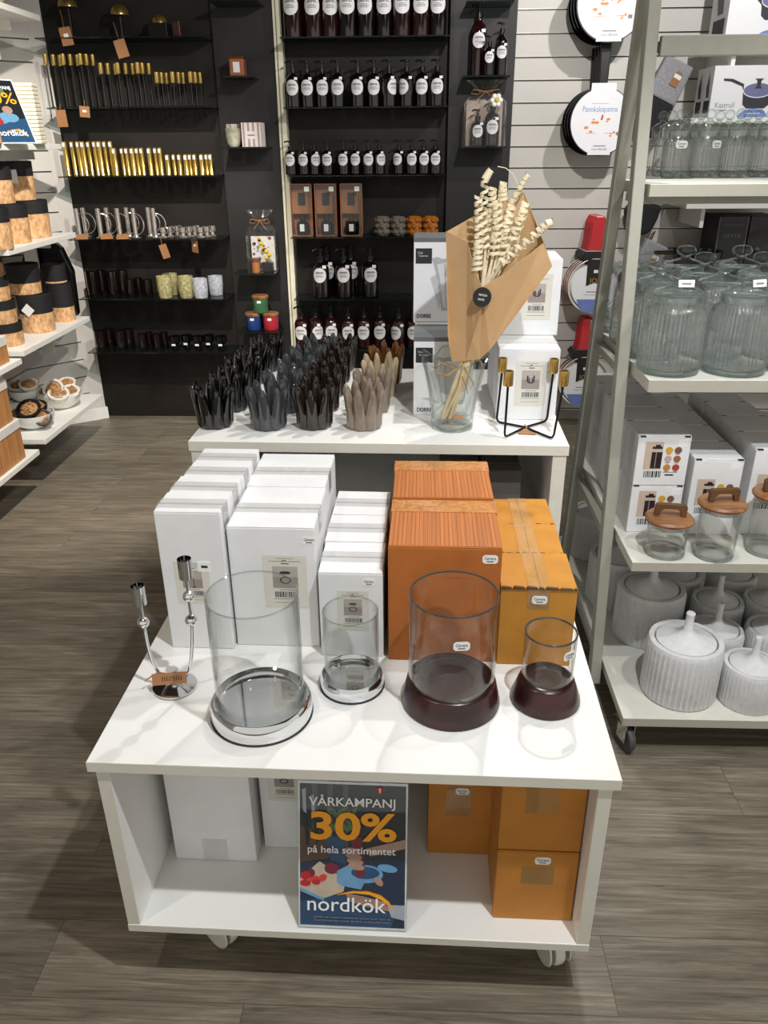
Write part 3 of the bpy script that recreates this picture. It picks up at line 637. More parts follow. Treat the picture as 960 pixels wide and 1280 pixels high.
# ---- kraft bouquet with curled stems
kp = mat('kraft_paper', (194, 158, 114), .75, var=.06, scale=14, bump=.15)
kp2 = mat('kraft_paper_fold', (190, 156, 112), .75, var=.05, scale=14, bump=.1)
cream = mat('bleached_curl', (232, 220, 188), .6, var=.08, scale=30)
bq = thing('kraft_bouquet', 'kraft-wrapped bouquet of curly bleached stems leaning in the glass vase', 'bouquet', (p.x, p.y, BZ+.016))
def bp_(px, py, dy): q = at(px, py, Y=VY+dy); return Vector((q.x-p.x, dy, q.z-BZ-.016))
def sheet(pts, name, m, th=.0012, sub=2, bend=0):
    """a paper panel: outline points in space, triangulated and given thickness"""
    vs_ = [Vector(q) for q in pts]; n = len(vs_)
    bm = bmesh.new(); V = [bm.verts.new(q) for q in vs_]; bm.faces.new(V)
    bmesh.ops.triangulate(bm, faces=bm.faces); bmesh.ops.subdivide_edges(bm, edges=bm.edges, cuts=sub, use_grid_fill=True)
    me = bpy.data.meshes.new(name); bm.to_mesh(me); bm.free(); me.materials.append(m)
    o = bpy.data.objects.new(name, me); COL.objects.link(o); o.parent = bq
    s = o.modifiers.new('thick', 'SOLIDIFY'); s.thickness = th; s.offset = 0
    return o
# back sheet (inside of the cone), left wing and right wing folded over the front
sheet([bp_(574, 446, .03), bp_(560, 330, .05), bp_(559, 289, .03), bp_(607, 262, .085), bp_(655, 240, .075), bp_(690, 333, .0), bp_(640, 400, .04), bp_(604, 440, .03)], 'back_sheet', kp2)
sheet([bp_(565, 452, .0), bp_(560, 420, -.015), bp_(557.5, 289, .028), bp_(584, 302, -.005), bp_(594, 337, -.03), bp_(602.5, 359, -.045), bp_(601, 392, -.05), bp_(590, 424, -.035), bp_(582, 451, -.02)], 'left_wing', kp)
sheet([bp_(582, 451, -.018), bp_(590, 424, -.038), bp_(601, 392, -.053), bp_(603, 358.5, -.048), bp_(630, 342, -.045), bp_(679, 304, -.012), bp_(690, 333, -.003), bp_(655, 380, -.02), bp_(612, 438, -.012), bp_(600, 449, .0)], 'right_wing', kp)
sheet([bp_(655, 241, .074), bp_(668, 272, .045), bp_(680, 304, -.012), bp_(690, 333, -.002), bp_(688, 334, .01), bp_(662, 300, .055)], 'side_fold', kp2)
s0 = bp_(602.5, 371.5, -.055); 
MX = Matrix.Translation(s0) @ Matrix.Rotation(math.radians(12), 4, 'Z') @ Matrix.Rotation(PI/2-.12, 4, 'X')
sk = MB().lathe([(0, -.0008), (.0255, -.0008), (.0255, .0012), (0, .0012)], 36).build('round_sticker', mat('black_paper_seal', (14, 14, 15), .35), bq)
sk.matrix_local = MX
wl = mat('white_lettering', (226, 226, 222), .5, var=.01)
text('PARTEDA', .0078, (.002, .005, .0016), sk, wl, .024, rot=(0, 0, -.18)); text('HOME', .0078, (-.003, -.006, .0016), sk, wl, .018, rot=(0, 0, -.18))
def spiral(pts, r, turns, name='curled_stem', rw=.0042):
    """flat ribbon wound around a line of points"""
    P_ = [Vector(q) for q in pts]; n = turns*12; v = []; f = []
    for i in range(n+1):
        u = i/n*(len(P_)-1); k = min(int(u), len(P_)-2); c = P_[k].lerp(P_[k+1], u-k); t = (P_[k+1]-P_[k]).normalized()
        e1 = t.cross(Vector((0, 1, 0))).normalized(); e2 = t.cross(e1); a = 2*PI*turns*i/n
        rr = r*1.55*(1-.3*(i/n)); d = e1*math.cos(a)+e2*math.sin(a)
        for q, s in ((-rw, 0), (rw, 0), (rw, .0012), (-rw, .0012)): v.append(c+d*(rr-s)+t*q)
    for i in range(n):
        for j in range(4): q = (j+1) % 4; f.append((i*4+j, i*4+q, (i+1)*4+q, (i+1)*4+j))
    return v, f
curls = [([(596, 338, -.02), (598, 300, -.01), (598, 245, .0)], 11, .0098), ([(607, 310, .0), (604, 275, .005), (606, 225, .005), (613, 213, .005)], 11, .0085),
         ([(612, 300, .02), (614, 260, .02), (616, 235, .015)], 7, .0098), ([(617, 318, .0), (622, 285, .0), (621, 250, .005)], 8, .0115),
         ([(628, 318, .0), (633, 285, .0), (640, 255, .01)], 7, .0115), ([(640, 300, -.01), (652, 270, -.01), (657, 252, -.005)], 5, .011),
         ([(628, 328, -.04), (650, 309, -.04), (672, 291, -.045), (684, 280, -.05), (690, 278, -.05)], 9, .0088), ([(636, 260, .03), (650, 235, .02), (660, 218, .02)], 6, .0065),
         ([(628, 250, .02), (629, 228, .02)], 4, .009), ([(610, 320, .03), (612, 290, .03), (610, 262, .02)], 6, .011), ([(640, 312, .03), (644, 290, .03), (648, 275, .02)], 5, .011), ([(622, 325, .03), (628, 300, .03), (634, 262, .03)], 7, .012)]
for pts, tn, r in curls:
    v, f = spiral([bp_(*q) for q in pts], r, tn); mb = MB(); mb.add(v, f, 0, False)
    b0 = bp_(*pts[0]); e = bp_(586+(pts[0][0]-600)*.12, 452, .006)
    mid = bp_(600+(pts[0][0]-600)*.3, 362, -.012)
    mb.tube([b0, mid, e], [.0035, .004, .0035], 6); mb.build('curled_stem', cream, bq)
mb = MB()
for i in range(3): mb.tube([bp_(613+i*9, 345, .0), bp_(606+i*3, 362, -.01), bp_(590, 452, .0)], .005, 6)
mb.tube([bp_(622, 208, .01), bp_(632, 210, .01), bp_(641, 217, .012), bp_(647, 230, .014)], .0012, 6)
mb.build('straight_stems', cream, bq)
mb = MB()
for i in range(9):
    q = bp_(583+(i-4)*1.2, 451, (i % 3-1)*.006); z0 = bp_(552+(i % 5)*3.4, 523-(i % 3)*3, (i % 3-1)*.01); mb.tube([q, (q+z0)/2+Vector((.001*i, 0, 0)), z0], .0046, 6)
mb.build('stem_bundle', mat('stem_bundle', (214, 196, 160), .7, var=.1), bq)
mb = MB()
for a in (0, 1): mb.tube([bp_(578, 456, -.012), bp_(560-2*a, 470, -.03), bp_(545, 462+4*a, -.03), bp_(548, 452, -.02), bp_(566, 460, -.015)], .002, 6)
mb.tube([bp_(580, 458, -.012), bp_(592, 480, -.02), bp_(585, 492, -.02), bp_(578, 470, -.015)], .002, 6)
mb.build('raffia_bow', mat('raffia', (170, 132, 84), .8), bq)
q = at(567, 526, Z=BZ+.016)
mb = MB().box(-.026, .024, -.014, .014, 0, .001); mb.build('price_tag', kraft, bq, loc=(q.x-p.x+.004, q.y-p.y-.006, .0135), rot=(.12, 0, -.1))
# ---- vase cartons (white with grey lid band)
lid = mat('slate_grey_print', (98, 102, 104), .5, var=.02)
def vase_box(lab, pxl, pxr, ybot, base, h, d=.178):
    a = at(pxl, ybot, Z=base); b = at(pxr, ybot, Z=base); wd = (b-a).length
    t = thing('vase_carton', lab, 'box', ((a.x+b.x)/2, (a.y+b.y)/2, base), math.radians(-.6), 'white vase cartons')
    mb = MB(); mb.box(-wd/2, wd/2, 0, d, 0, h, 0); mb.build('carton_body', [mat('white_print_carton', (232, 233, 236), .4, var=.01)], t, .0015)
    mb = MB().box(-wd/2-.0004, wd/2+.0004, -.0004, d+.0004, h-.012, h+.0006); mb.build('lid_band', lid, t)
    mb = MB(); e = -.0006
    mb.box(-wd/2+.006, -wd/2+.056, e, 0, h-.075, h-.03, 0)
    # printed tulip vase
    cx, zb, zt = .03, .035, h-.055
    pts = [(-.034, 0), (-.04, .25), (-.046, .55), (-.058, .82), (-.066, .97), (-.05, 1), (-.03, .96), (0, 1.01), (.03, .96), (.055, .99), (.05, .7), (.042, .4), (.036, .1), (.03, 0)]
    mb.prism([(cx+x, zb+(zt-zb)*z) for x, z in pts], e, 0, 1)
    mb.prism([(cx-.04, zb), (cx-.07, zb+.1), (cx-.052, zb+.11), (cx-.036, zb+.05)], e*.8, 0, 2)
    pts = [(-.028, .05), (-.034, .3), (-.04, .6), (-.05, .86), (-.02, .9), (.02, .9), (.045, .88), (.04, .5), (.03, .1)]
    mb.prism([(cx+x, zb+(zt-zb)*z) for x, z in pts], e*1.2, 0, 3)
    for x in (-.02, .012): mb.prism([(cx+x, zb+.012), (cx+x*1.4, zt-.02), (cx+x*1.4+.004, zt-.02), (cx+x+.003, zb+.012)], e*1.4, 0, 1)
    mb.build('printed_front', [ink, mat('print_grey', (176, 178, 184), .4), mat('print_shadow', (196, 198, 202), .4), mat('print_pale', (212, 214, 220), .4)], t)
    text('Tulip', .008, (-wd/2+.02, -.0009, h-.043), t, wl, align='CENTER'); text('Tulipanvas', .007, (-wd/2+.029, -.0009, h-.052), t, wl)
    text('DORRE', .017, (-wd/2+.033, -.0009, .017), t, ink, .045, bold=.0003)
    return t
vase_box('lower white vase carton with a grey lid on the table behind the vase', 516.5, 589, 519, BZ, .237, .178)
q = at(552, 519, Z=BZ)
c0 = carton_box('vase_carton', 'plain white carton on the table behind the lower vase carton', 'box', (q.x+.004, q.y+.19, BZ), -.01, .176, .19, .237, carton, 'x', None, 'white vase cartons')
vase_box('upper white vase carton with a grey lid, stacked behind the bouquet', 516.5, 589, 402, BZ+.2384, .252, .16)
# ---- white cartons behind the four-armed holder
a = at(620, 526, Z=BZ); b = at(694, 526, Z=BZ); wd = (b-a).length
hb1 = .212
wb = carton_box('holder_carton', 'lower white carton with candle holder photo, behind the four-armed holder', 'box', ((a.x+b.x)/2, (a.y+b.y)/2+.012, BZ), math.radians(-1.5), wd, .19, hb1, carton, 'x', tape, None, .45)
product_label(wb, .008, hb1*.52, -.0002, .09, .135, 'arms', 9)
c0 = at(612, 500, Z=BZ)
wb3 = carton_box('holder_carton', 'white carton standing behind the lower holder carton, mostly hidden', 'box', ((a.x+b.x)/2+.002, (a.y+b.y)/2+.205, BZ), math.radians(-1), wd, .2, hb1, carton, 'x', None, None, .5)
zz = BZ+hb1+.002
a = at(632, 419, Z=zz); b = at(696, 419, Z=zz); wd2 = (b-a).length
wb2 = carton_box('holder_carton', 'upper white carton of the stack behind the bouquet, with bar code label', 'box', ((a.x+b.x)/2-.012, (a.y+b.y)/2, zz), math.radians(-1.5), wd2+.024, .19, .225, carton, 'x', None, None, .5)
product_label(wb2, .02, .115, -.0002, .09, .135, 'arms', 12)
# ---- black four-armed holder
p = at(656, 536.5, Z=BZ)
fh = thing('four_armed_holder', 'black wire candle holder with four brass cups on the back table', 'candle holder', (p.x, p.y, BZ))
feet = [(620.5, 527), (630.5, 546.5), (691.5, 548.5), (683.5, 526)]; cups = [(627.5, 465), (635, 482), (704, 482), (691.5, 466)]
for (fx, fy), (cx, cy) in zip(feet, cups):
    q = at(fx, fy, Z=BZ+.0035); c = at(cx, cy, Y=q.y+.0)
    A0 = Vector((0, 0, .006)); B0 = Vector((q.x-p.x, q.y-p.y, .0035)); C0 = Vector((c.x-p.x, c.y-p.y, c.z-BZ))
    d1 = (A0-B0).normalized(); d2 = (C0-B0).normalized()
    o = MB().tube([A0, B0+d1*.012, B0+d1*.004+d2*.003, B0+d2*.012, C0], .0033, 10).build('arm', blackm, fh)
    MB().lathe([(0, 0), (.0125, 0), (.0135, .003), (.0135, .041), (.0115, .041), (.0115, .01), (0, .01)], 28, C0).build('candle_cup', brass, o)
mb = MB().box(-.024, .026, -.018, .014, 0, .0012); mb.build('price_tag', kraft, fh, loc=(.002, -.03, .0014), rot=(0, 0, -.12))
mb = MB(); mb.tube([(0, 0, .006+.006), (.004, -.008, .012), (.002, -.014, .004)], .0014, 6); mb.ball((0, 0, .0105), .004); mb.build('twine', mat('twine', (190, 160, 120), .8), fh)
# ================================================================ LADDER RACK
RX0, RX1, RYC = .613, 2.05, 2.415
rk = thing('ladder_rack', 'greige metal A-frame rack on casters with four shelves of glass and canisters', 'shelf rack', (RX0, RYC, 0))
def yb(z): return 2.745-.15*z-RYC       # rear post line
def yf(z): return 2.088+.135*z-RYC      # front post line
def post(name, x, s):
    z0, z1 = .07, 2.08; y0, y1 = (yf(z0), yf(z1)) if s > 0 else (yb(z0), yb(z1)); hw_, hd = .016, .022
    v = []
    for z, y in ((z0, y0), (z1, y1)):
        v += [(x-hw_, y-hd, z), (x+hw_, y-hd, z), (x+hw_, y+hd, z), (x-hw_, y+hd, z)]
    return MB().add(v, [(3, 2, 1, 0), (4, 5, 6, 7), (0, 1, 5, 4), (1, 2, 6, 5), (2, 3, 7, 6), (3, 0, 4, 7)]).build(name, rackp, rk, .003)
for x in (-.024, RX1-RX0): post('post', x, 1); post('post', x, -1)
for x in (-.018, RX1-RX0):
    for z in (.57, 1.07): MB().box(x-.01, x+.01, yf(z), yb(z), z-.03, z-.005).build('cross_bar', rackp, rk, .002)
    MB().box(x-.02, x+.02, yf(2.06)-.03, yb(2.06)+.03, 2.05, 2.08).build('top_cap', rackp, rk, .002)
SH = [(.108, .03, 1.83), (.556, .03, 1.952), (1.052, .034, 2.032), (1.518, .032, 2.256)]
ST_ = []
for z, th, y in SH:
    d = RYC-y
    MB().box(0, RX1-RX0-.02, -d, d, z, z+th-.0008).build('shelf_board', mat('pale_shelf_board', (206, 206, 196), .42, var=.02), rk, .0015)
    MB().box(.001, RX1-RX0-.021, -d-.0012, -d, z+.001, z+th-.002).build('edge_band', mat('greige_edge', (172, 169, 156), .45, var=.02), rk)
    MB().box(-.004, RX1-RX0-.016, yf(z)+.03, yb(z)-.03, z-.022, z-.0005).build('shelf_bearer', rackp, rk)
    ST_.append(z+th)
MB().box(-.002, RX1-RX0, 2.31-RYC, 2.335-RYC, 1.846, 1.892).build('top_rail', rackp, rk, .002)
MB().box(-.001, .004, 2.33-RYC, .05, 1.856, 1.882).build('top_rail', rackp, rk, .002)
for x, y in ((.022, 1.87-RYC), (.05, RYC-1.89), (RX1-RX0-.08, 1.89-RYC), (RX1-RX0-.08, RYC-1.89)):
    k = MB().box(-.025, .025, -.025, .025, .1, .107).cyl(.01, .07, .1, 12).build('caster', mat('dark_caster', (60, 60, 60), .4, .5), rk, loc=(x, y, 0), rot=(0, 0, .3))
    Mx = Matrix.Translation((0, -.012, .043)) @ Matrix.Rotation(PI/2, 4, 'Y')
    MB().lathe([(0, -.01), (.04, -.01), (.043, -.006), (.043, .006), (.04, .01), (0, .01)], 28, (0, 0, 0), 0, Mx).build('wheel', mat('grey_rubber', (70, 70, 72), .6), k)
    mb = MB(); 
    for s in (-1, 1): mb.box(s*.014-.0015, s*.014+.0015, -.03, .015, .035, .1)
    mb.build('fork', chrome, k)
# ---- ribbed glass jars
jarg = glass('jar_glass', (.994, .996, .995), 1.3, 2.4, .05, wavy=.1, body=.022, bodycol=(.9, .94, .92, 1), edge=(.70, .76, .74), epow=1.7)
jarb = glass('jar_foot_glass', (.95, .975, .968), 1.5, 1.4, .06, wavy=.3, body=.03, bodycol=(.75, .84, .82, 1), edge=(.62, .71, .68), epow=1.6)
def jar_parts(t, r, h, ribn, knob):
    hb = h*.70
    mb = MB(); prof = [(0, .0), (r*.9, 0), (r*.97, .006), (r, .02), (r*1.0, hb*.5), (r*.97, hb*.82), (r*.88, hb*.94), (r*.72, hb), (r*.70, hb+.004), (r*.70, hb+.018), (r*.66, hb+.018), (r*.66, hb), (r*.84, hb*.92), (r*.93, hb*.8), (r*.955, hb*.5), (r*.95, .02), (0, .012)]
    mb.lathe(prof, ribn*4, rib=.022, ribn=ribn, ribz=(.004, hb*.95)); mb.build('jar_body', jarg, t)
    MB().lathe([(r*.55, .0005), (r*.9, .001), (r*.985, .006), (r*.99, .015), (r*.9, .013), (r*.5, .008)], 48).build('thick_foot', jarb, t)
    z = hb+.0185; lid_ = MB(); lid_.lathe([(0, z+.001), (r*.70, z), (r*.78, z+.003), (r*.78, z+.008), (r*.7, z+.014), (r*.4, z+.022), (r*.2, z+.026), (r*.16, z+.032), (0, z+.033)], 48)
    l = lid_.build('lid', jarb, t)
    kk = MB()
    if knob == 'ball': kk.ball((0, 0, z+.031+r*.3), r*.36, n=20)
    else:
        kk.lathe([(0, z+.03), (r*.17, z+.03), (r*.16, z+.034), (r*.3, z+.037), (r*.37, z+.046), (r*.37, z+.052), (r*.3, z+.06), (r*.15, z+.064), (0, z+.065)], 24)
    kk.build('knob', jarb, l)
    MB().lathe([(r*.705, hb+.0005), (r*.73, hb+.005), (r*.73, hb+.013), (r*.705, hb+.017)], 48).build('neck_ring', jarb, t)
def jar_rows(name, z, r, h, ribn, knob, x0, y0, dx, dy, nx, ny, txt, grp, skew=0):
    proto = None; side = ['nearest the rack post', 'second from the rack post', 'third from the rack post', 'fourth from the rack post', 'fifth from the rack post', 'sixth from the rack post', 'seventh from the rack post']
    rows_ = ['front row', 'second row', 'third row', 'fourth row']
    out = []
    for j in range(ny):
        for i in range(nx):
            lab = f'{txt}, {rows_[j]}, {side[i]}'
            loc = (x0+dx*i+skew*j+random.uniform(-.001, .001), y0+dy*j, z)
            if proto is None:
                proto = thing(name, lab, 'jar', loc, 0, grp); jar_parts(proto, r, h, ribn, knob); out.append(proto)
            else: out.append(dup(proto, loc, lab, random.uniform(0, 1) if knob == 'ball' else random.uniform(-.6, .6)))
    return out
q = at(828, 463, Z=ST_[2]); big = jar_rows('ribbed_glass_jar', ST_[2], .082, .262, 44, 'loop', q.x+.013, q.y, .1735, .173, 4, 4, 'large ribbed glass jar with loop lid', 'large ribbed glass jars')
for b in big[:2]:
    mb = MB().box(-.02, .02, -.002, 0, -.009, .009); mb.box(-.012, .012, -.0024, -.002, -.003, .002, 1)
    mb.build('price_sticker', [stick, grey], b, loc=(.006, -.034, .235), rot=(-.25, 0, 0))
q = at(862, 222, Z=ST_[3]); small = jar_rows('small_glass_jar', ST_[3], .041, .16, 26, 'ball', q.x-.045, q.y+.02, .0885, .091, 5, 3, 'small ribbed glass jar with ball lid', 'small ribbed glass jars')
for k in (0, 1): sticker(small[k], .0, .092, -.0415, .034)
# ---- grinder cartons on the second shelf
warm = mat('warm_photo_print', (196, 178, 160), .5, var=.04)
spm = [warm, mat('grinder_print', (44, 22, 24), .4), ink] + [mat('spice_'+n, c, .5) for n, c in (('yellow', (206, 160, 40)), ('umber', (120, 84, 64)), ('rose', (196, 160, 160)), ('cocoa', (150, 96, 60)), ('ginger', (190, 128, 60)), ('rust', (160, 70, 40)))]+[grey]
def spice_label(t, x, z, w=.095, h=.14):
    mb = MB(); e = -.0006
    mb.box(-w*.55, -w*.02, e*.8, 0, -h*.18, h*.42, 0)
    mb.box(-w*.34, -w*.02, e*1.3, 0, -h*.16, h*.2, 1); mb.box(-w*.22, -w*.19, e*1.5, 0, -h*.14, h*.19, 9)
    mb.box(-w*.34, -w*.04, e*1.3, 0, h*.27, h*.32, 2); mb.box(-w*.25, -w*.1, e*1.3, 0, h*.3, h*.36, 2)
    for i in range(6):
        cx, cz = w*(.17+.27*(i % 2)), h*(.24-.19*(i//2)); mb.prism([(cx+w*.11*math.cos(k*PI/8), cz+w*.11*math.sin(k*PI/8)) for k in range(16)], e, 0, 3+i)
        mb.box(cx-w*.07, cx+w*.07, e, 0, cz-h*.09, cz-h*.08, 9)
    bx = -w*.5; rr = random.Random(4)
    while bx < 0: q = w*rr.choice([.02, .03, .05]); mb.box(bx, bx+q, e, 0, -h*.36, -h*.22, 2); bx += q+w*rr.choice([.02, .03])
    mb.box(w*.08, w*.5, e, 0, -h*.25, -h*.24, 9); mb.box(w*.14, w*.4, e, 0, -h*.32, -h*.29, 2)
    mb.build('product_label', spm, t, loc=(x, -.0002, z))
z2 = ST_[1]
def grinder_stack(pxl, pxr, ybot, hgt, nz, ny, d, words, lab_front):
    a = at(pxl, ybot, Z=z2); b = at(pxr, ybot, Z=z2); wd = (b-a).length; X = (a.x+b.x)/2; Y0 = (a.y+b.y)/2
    for j in range(ny):
        for k in range(nz):
            lv = '' if nz == 1 else ['lower ', 'upper '][k]
            rw_ = ['frontmost', 'second from the front', 'third from the front', 'fourth from the front', 'fifth from the front', 'sixth from the front'][j]
            lab = f'{lv}white grinder carton, {rw_} in {words}'
            t = carton_box('grinder_carton', lab, 'box', (X+random.uniform(-.002, .002), Y0+j*(d+.002), z2+k*(hgt+.0008)), random.uniform(-.008, .008), wd, d, hgt, carton, 'x', None, 'white grinder cartons', .02)
            for s in (-1, 1): MB().box(s*wd*.42-.008, s*wd*.42+.008, -.0012, .004, hgt-.003, hgt+.0006).build('lid_slot', dark, t)
            if j == 0:
                spice_label(t, 0, hgt*.5); mb = MB().box(-.014, .014, -.0006, 0, -.01, .01); mb.build('price_sticker', stick, t, loc=(wd/2-.022, 0, hgt-.02))
    return X, Y0, wd
g1 = grinder_stack(782, 844.5, 665, .152, 2, 5, .135, 'the stack beside the rack post', '')
g2 = grinder_stack(853, 912, 668, .24, 1, 5, .15, 'the single row behind the wooden lids', '')
g3 = grinder_stack(925, 985, 668, .27, 1, 4, .15, 'the tallest row furthest from the post', '')
# ---- canisters with wooden lids
wood = mat('acacia_lid', (160, 114, 74), .45, var=.3, scale=9, stretch=(1, 9, 1), c2=(116, 74, 42))
woodd = mat('walnut_handle', (96, 66, 40), .45, var=.15, scale=20)
seal = glass('lid_seal', (.8, .8, .8), 1.45, 1, .1, body=.3, bodycol=(.7, .7, .68, 1))
def canister(lab, px, py, r, h, az):
    p = at(px, py, Z=z2); t = thing('wood_lid_canister', lab, 'jar', (p.x, p.y, z2), az, 'glass canisters with wooden lids')
    glass_cyl(r, h).build('glass_cylinder', hg, t)
    MB().lathe([(r*.6, .0006), (r-.003, .0008), (r+.0003, .006), (r+.0003, .009), (r-.004, .006)], 48).build('foot_ring', rimg, t)
    MB().lathe([(0, h-.012), (r-.0045, h-.012), (r-.0045, h), (0, h)], 40).build('seal', seal, t)
    l = MB().lathe([(0, h+.0005), (r+.001, h+.0005), (r+.010, h+.005), (r+.011, h+.011), (r+.006, h+.017), (0, h+.019)], 48).build('lid', wood, t)
    hw_ = r*.78; z = h+.0185; p_ = [(-hw_, z), (-hw_*1.0, z+.028), (-hw_*.9, z+.036), (hw_*.9, z+.036), (hw_, z+.028), (hw_, z), (hw_*.66, z), (hw_*.62, z+.014), (hw_*.4, z+.021), (-hw_*.4, z+.021), (-hw_*.62, z+.014), (-hw_*.66, z)]
    MB().prism(p_, -.007, .007).build('handle', woodd, l, .002)
canister('shortest glass canister with round acacia lid, nearest the rack post', 830, 690, .0555, .098, -.15)
canister('middle glass canister with round acacia lid between two others', 891, 693, .0545, .150, .12)
canister('tallest glass canister with round acacia lid at the picture edge', 956, 688, .0545, .168, .05)
# ---- ribbed cement canisters on the bottom shelf
cem = mat('pale_cement', (206, 207, 208), .85, var=.05, scale=60, bump=.15)
def pot(t, r, h):
    MB().lathe([(0, 0), (r*.96, 0), (r, .006), (r, h*.9), (r*.985, h-.008), (r*.96, h), (r*.83, h), (r*.82, h-.006), (r*.80, h-.02), (0, h-.02)], 168, rib=.014, ribn=42, ribz=(.004, h*.93)).build('ribbed_body', cem, t)
    MB().lathe([(r*.2, h-.018), (r*.785, h-.018), (r*.79, h-.004), (r*.78, h-.001), (r*.5, h+.008), (r*.24, h+.018), (r*.125, h+.034), (r*.105, h+.075), (r*.12, h+.088), (r*.1, h+.091), (0, h+.091)], 48).build('lid', cem, t)
zb = ST_[0]
pts_ = [(846, 865, .1085, .185, 'large ribbed cement canister with lit lid at the front of the bottom shelf'), (927, 880, .084, .125, 'small ribbed cement canister at the front edge of the bottom shelf'),
        (806, 795, .104, .185, 'large ribbed cement canister behind the front one, beside the rack post'),]
pp = [at(846, 862, Z=zb), at(928, 873, Z=zb), at(806, 791, Z=zb)]
R_ = [(.1085, .185), (.083, .128), (.104, .185)]
pot_pr = {}
def put_pot(x, y, k, lab):
    r, h = R_[k]
    if k not in pot_pr: t = thing('ribbed_canister', lab, 'canister', (x, y, zb), 0, 'ribbed cement canisters'); pot(t, r, h); pot_pr[k] = t
    else: t = dup(pot_pr[k], (x, y, zb), lab, random.uniform(0, 3))
    return t
put_pot(pp[0].x, pp[0].y, 0, 'large ribbed cement canister with lid at the front of the bottom shelf')
put_pot(pp[1].x+.008, pp[1].y, 1, 'small ribbed cement canister at the front edge of the bottom shelf')
put_pot(pp[2].x, pp[2].y, 0, 'large ribbed cement canister behind the front one, beside the rack post')
x1, y1 = pp[1].x, pp[1].y
for dx, dy, lab in ((-.035, .185, 'small ribbed cement canister just behind the front small one'), (.145, .19, 'small ribbed cement canister in the second row, cut by the picture edge'), (.03, .362, 'small ribbed cement canister in the third row behind the small ones'),
                    (.205, .37, 'small ribbed cement canister in the third row at the picture edge'), (-.05, .545, 'small ribbed cement canister in the fourth row from the front'), (.145, .55, 'small ribbed cement canister in the fourth row at the picture edge')):
    put_pot(x1+dx, y1+dy, 1, lab)
q = at(738, 700, Z=zb); put_pot(.742, 2.50, 0, 'large ribbed cement canister seen between the rack posts')
put_pot(.74, 2.86, 0, 'large ribbed cement canister at the far side of the bottom shelf')
# ================================================================ LEFT SHELVES
LX, LXW = -1.92, -2.398
def left_shelf(lab, z, y0, y1, posts=True, x1=LX):
    t = thing('wall_shelf', lab, 'shelf', (LXW, y0, z), 0)
    MB().box(.004, x1-LXW, 0, y1-y0, -.028, -.0008).build('board', shelfw, t, .002)
    if posts:
        for yy in (.12, y1-y0-.09):
            MB().box(.002, .36, yy-.004, yy+.004, -.075, -.028).build('bracket', shelfw, t)
            MB().box(.20, .27, yy, yy+.02, -.2, -.028).build('support_leg', shelfw, t, .001)
    return t
zs = [2.255, 1.664, 1.213, .745, .272]
left_shelf('white wall shelf highest on the white side wall, seen from below', zs[0], 4.15, 4.6)
left_shelf('white wall shelf at eye level carrying the small sale poster', zs[1], 3.78, 4.6)
left_shelf('white wall shelf carrying the natural baskets with black rims', zs[2], 3.79, 4.6)
left_shelf('white wall shelf carrying the mostly black baskets', zs[3], 3.74, 4.6)
left_shelf('lowest white wall shelf carrying the bowls near the floor', zs[4], 3.78, 4.6)
left_shelf('white wall shelf carrying the upper pair of bamboo boxes', .715, 2.6, 3.72, False, -1.925)
left_shelf('lowest white wall shelf carrying the two big bamboo boxes', .245, 2.6, 3.71, False, -1.925)
# cream cushion-like item on the top shelf
p = at(4, 8, Y=4.25)
t = MB(); t.lathe([(0, 0), (.11, .004), (.135, .03), (.14, .08), (.13, .13), (.1, .15), (0, .152)], 32); o = t.build('cream_basket', mat('cream_felt', (232, 222, 190), .8, var=.04, bump=.2))
o.location = (-2.10, 4.30, zs[0]); tag(o, 'cream felt basket on the highest white wall shelf', 'basket')
straw = mat('seagrass_weave', (232, 190, 142), .8, var=.35, scale=70, stretch=(1, 1, .6), bump=.8, c2=(184, 136, 90))
cord_b = mat('black_cord_weave', (22, 22, 24), .75, var=.3, scale=10, stretch=(.2, .2, 14), bump=.4)
def basket(t, r, h, band, flip=False):
    """woven basket: straw wall with a black rope band, hollow"""
    def wall(z0, z1, ra, rb, name, m):
        n = max(4, int((z1-z0)/.006)); prof = []
        for i in range(n+1):
            u = i/n; prof.append((ra+(rb-ra)*u+.0012*(i % 2), z0+(z1-z0)*u))
        prof += [(rb-.006, z1), (ra-.006, z0+.002)]
        if z0 == 0: prof = [(0, 0)]+prof+[(0, .004)]
        MB().lathe(prof, 48).build(name, m, t)
    zb = h*(1-band); rm = r*(.93+.07*(1-band))
    wall(0, zb, r*.93, rm, 'woven_body', straw); wall(zb, h, rm, r, 'black_band', cord_b)
def tagcard(t, r, z, az, w=.035, h=.06, m=None, roll=0):
    MB().box(-w/2, w/2, -.0012, 0, -h/2, h/2).build('hang_tag', m or stick, t, loc=(r*math.sin(az), -r*math.cos(az)-.003, z), rot=(0, roll, az))
bz = zs[2]
spec_ = [(44, 297, 0, .09, .185, .36, 'natural basket with black rim at the lower far end of its shelf'), (19, 304, 0, .085, .185, .36, 'lower natural basket with black rim in the middle of its shelf'), (-6, 312, 0, .09, .185, .36, 'lower natural basket with black rim, cut by the picture edge')]
low = []
for px, py, dz, r, h, bd, lab in spec_:
    q = at(px, py-1, Z=bz); t = thing('woven_basket', lab, 'basket', (q.x, q.y, bz), 0, 'natural baskets with black rims'); basket(t, r, h, bd); low.append((t, q))
    tagcard(t, r, h*.66, .05 if px > 30 else .2)
for k, (lab, r, h) in enumerate((('upper natural basket with white tag, stacked at the far end', .084, .185), ('upper natural basket with black rim, stacked beside the tagged one', .08, .17))):
    q = low[k][1]; t = thing('woven_basket', lab, 'basket', (q.x-.035, q.y-.01, bz+.186), 0, 'natural baskets with black rims'); basket(t, r, h, .38)
    if k == 0: tagcard(t, r, h*.62, .25, .045, .065)
MB_ = MB()
